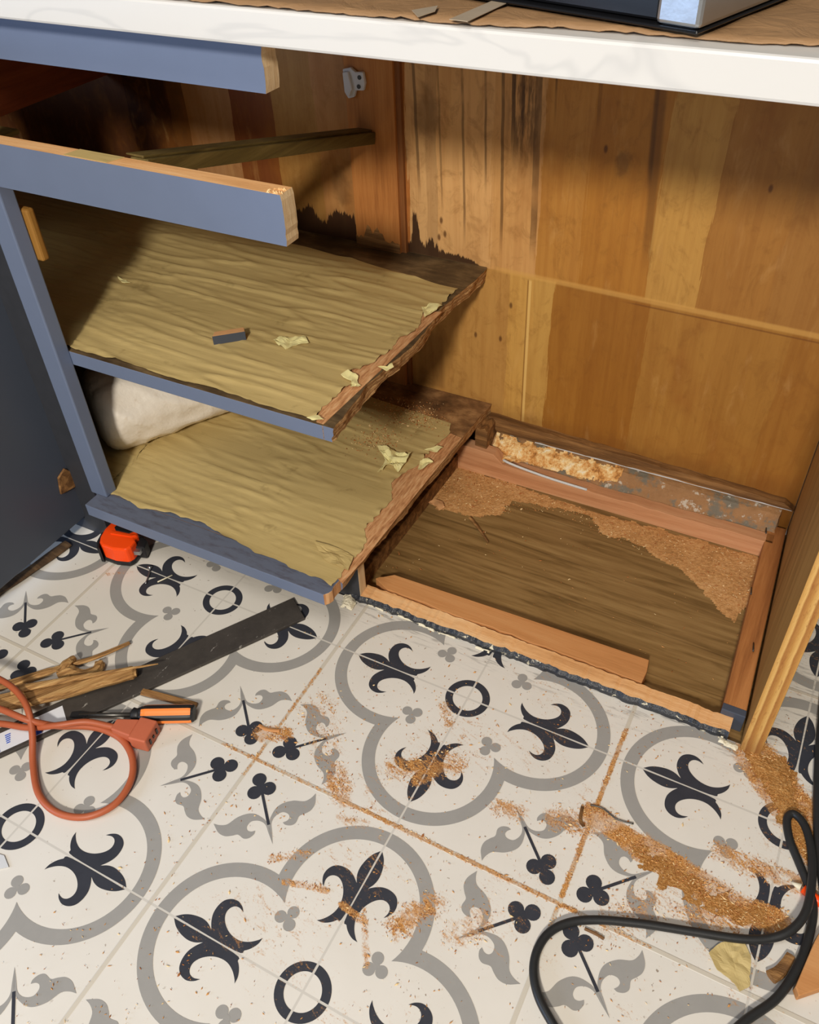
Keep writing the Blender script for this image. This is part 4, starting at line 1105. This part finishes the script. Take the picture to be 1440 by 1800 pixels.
# bent wire, nail, match
tube('bent_wire', smooth_path([atz(1038, 1415, .002), atz(1060, 1421, .002), atz(1085, 1440, .002), atz(1114, 1448, .002)], 6), .0009, M['steel_dark'], label='thin bent grey wire on the sawdust streak', cat='wire', sides=6)
nl = thing('nail', 'bent steel nail on the tiles right of the tape measure', 'nail', tuple(atz(262, 1010, 0)))
tube('shank', smooth_path([atz(264, 999, .002), atz(262, 1010, .0022), atz(256, 1026, .0022)], 4), .0013, M['steel'], nl, 8)
tube('head', [atz(261, 997, .003), atz(266, 998.5, .003)], .003, M['steel'], nl, 10)
tube('match_stick', [atz(277, 1023, .002), atz(303, 1011, .002)], .0011, M['caulk'], label='thin white stick on the tiles beside the bent nail', cat='stick', sides=6)
prism('paper_scrap', [(p.x, p.y, .0006) for p in (atz(-8, 1500), atz(8, 1505), atz(16, 1525), atz(-8, 1530))], (0, 0, .001), M['plasticwhite'], label='pale grey chip at the left edge of the floor below the ring', cat='paper scrap')

# ------------------------------------------------------------------ screwdriver
sdv = thing('screwdriver', 'screwdriver with an orange and black handle beside the orange plug', 'screwdriver', tuple(atz(250, 1256, 0)))
zt = .0115
h0, h1 = atz(247, 1256, zt), atz(342, 1254, zt)
dh = (h1 - h0)
ridge = lambda a: 1 + .06 * math.cos(a * 6)
hp = [h0 + dh * (i / 24) for i in range(25)]
def hr(t):
    if t < .1: return .0095 + .002 * t / .1
    if t > .94: return .0115 - .03 * (t - .94) ** 1.0
    return .0115
V, F = tube_geo(hp, hr, 24, prof=ridge)
hd = recalc(mesh('handle', V, F, [M['black'], M['sd_orange']], sdv, smooth=False))
for p in hd.data.polygons:
    c = p.center + WL[hd.name] - h0
    t = c.dot(dh.normalized()) / dh.length
    a = math.atan2((c - dh.normalized() * c.dot(dh.normalized())).dot(dh.normalized().cross(Vector((0, 0, 1)))), (c - dh.normalized() * c.dot(dh.normalized())).z)
    if .06 < t < .96 and math.cos((a + math.radians(18)) * 4) < -.05: p.material_index = 1
V, F = tube_geo([h0 - dh * .17, h0 - dh * .12, h0 - dh * .06, h0], lambda t: (.006, .0095, .008, .0095)[round(t * 3)], 16)
recalc(mesh('collar', V, F, M['black'], sdv, smooth=True))
tipp = atz(140, 1257, .006)
tube('shank', [h0 - dh * .16, h0.lerp(tipp, .6), tipp], .0030, M['steel_dark'], sdv, 10)
dirt = (tipp - h0).normalized(); sdn = dirt.cross(Vector((0, 0, 1))).normalized()
prism('blade_tip', [tipp + dirt * -.012 + sdn * .003, tipp + sdn * .005, tipp + dirt * .012 + sdn * .004, tipp + dirt * .012 - sdn * .004, tipp - sdn * .005, tipp - dirt * .012 - sdn * .003], (0, 0, .002), M['black'], sdv, bev=.0005)

# ------------------------------------------------------------------ orange extension cord
oc = thing('extension_cord', 'orange extension cord looped on the tiles at the left with its plug beside the screwdriver', 'cord', tuple(atz(120, 1350, 0)))
r = .0043
def zz_(l): return [atz(a, b, z) for a, b, z in l]
tube('cord', smooth_path(zz_([(-80, 1170, .04), (-30, 1182, .04), (10, 1200, .040), (35, 1222, .038), (50, 1250, .033), (57, 1290, .019), (58, 1340, .006), (68, 1395, .006), (100, 1428, .006), (150, 1436, .006), (200, 1415, .006), (229, 1375, .006), (233, 1335, .006), (216, 1302, .006), (185, 1284, .008), (150, 1277, .010), (100, 1276, .012), (50, 1266, .028), (0, 1246, .034), (-70, 1222, .036)]), 8), r, M['cord_o'], oc, 14)
tube('cord', smooth_path(zz_([(-80, 1268, .014), (0, 1272, .014), (50, 1279, .014), (100, 1275, .020), (150, 1269, .018), (190, 1276, .014), (212, 1281, .012)]), 8), r, M['cord_o'], oc, 14)
pa, pb = atz(205, 1278, .013), atz(268, 1294, .012)
dp = (pb - pa); dpn = dp.normalized(); sn = Vector((-dpn.y, dpn.x, 0)).normalized()
def pbx(name, t0, t1, w0, w1, h0_, h1_, m):
    c0_ = pa + dp * t0; c1_ = pa + dp * t1; V = []
    for c, w_, h_ in ((c0_, w0, h0_), (c1_, w1, h1_)):
        for sx, sz in ((-1, -1), (1, -1), (1, 1), (-1, 1)): V.append(c + sn * w_ * sx + Vector((0, 0, h_ * sz)))
    o = recalc(mesh(name, V, [(0, 1, 2, 3), (7, 6, 5, 4), (0, 4, 5, 1), (1, 5, 6, 2), (2, 6, 7, 3), (3, 7, 4, 0)], m, plug if name != 'plug' else oc)); bevel(o, .002, 3); return o
plug = None
plug = pbx('plug', -.05, .55, .008, .013, .007, .0105, M['plug_o'])
pbx('socket_block', .55, 1.02, .0165, .0165, .0115, .0115, M['plug_o'])
for off_ in (-.008, .0, .008):
    c = pa + dp * 1.025 + sn * off_; hh = .0045 if off_ else .002
    prism('socket_slot', [c + sn * -.0015 + Vector((0, 0, -hh)), c + sn * .0015 + Vector((0, 0, -hh)), c + sn * .0015 + Vector((0, 0, hh)), c + sn * -.0015 + Vector((0, 0, hh))], dpn * .0012, M['appl_black'], plug)

# ------------------------------------------------------------------ black cord
tube('power_cord', smooth_path(zz_([(1010, 1860, .006), (975, 1805, .006), (948, 1755, .006), (938, 1710, .006), (944, 1672, .006), (965, 1640, .006), (1000, 1622, .006), (1050, 1617, .006), (1130, 1624, .006), (1220, 1638, .006), (1300, 1650, .007), (1350, 1650, .009), (1390, 1636, .014), (1418, 1600, .018), (1428, 1540, .016), (1426, 1490, .013), (1414, 1450, .010), (1396, 1431, .007), (1384, 1440, .0055), (1388, 1475, .0055), (1404, 1515, .0055), (1422, 1560, .0055), (1430, 1600, .0055), (1421, 1650, .0055), (1400, 1705, .007), (1365, 1755, .006), (1310, 1795, .006), (1250, 1850, .006)]), 8), .0046, M['cord_k'],
     label='black power cord looping over the tiles at the lower right', cat='cord', sides=14)
tube('power_cord', smooth_path(zz_([(1452, 1190, .012), (1443, 1280, .012), (1438, 1360, .012), (1437, 1430, .012), (1440, 1500, .012), (1450, 1580, .012)]), 8), .0046, M['cord_k'],
     label='straight black cord strand running along the right edge of the floor', cat='cord', sides=14)
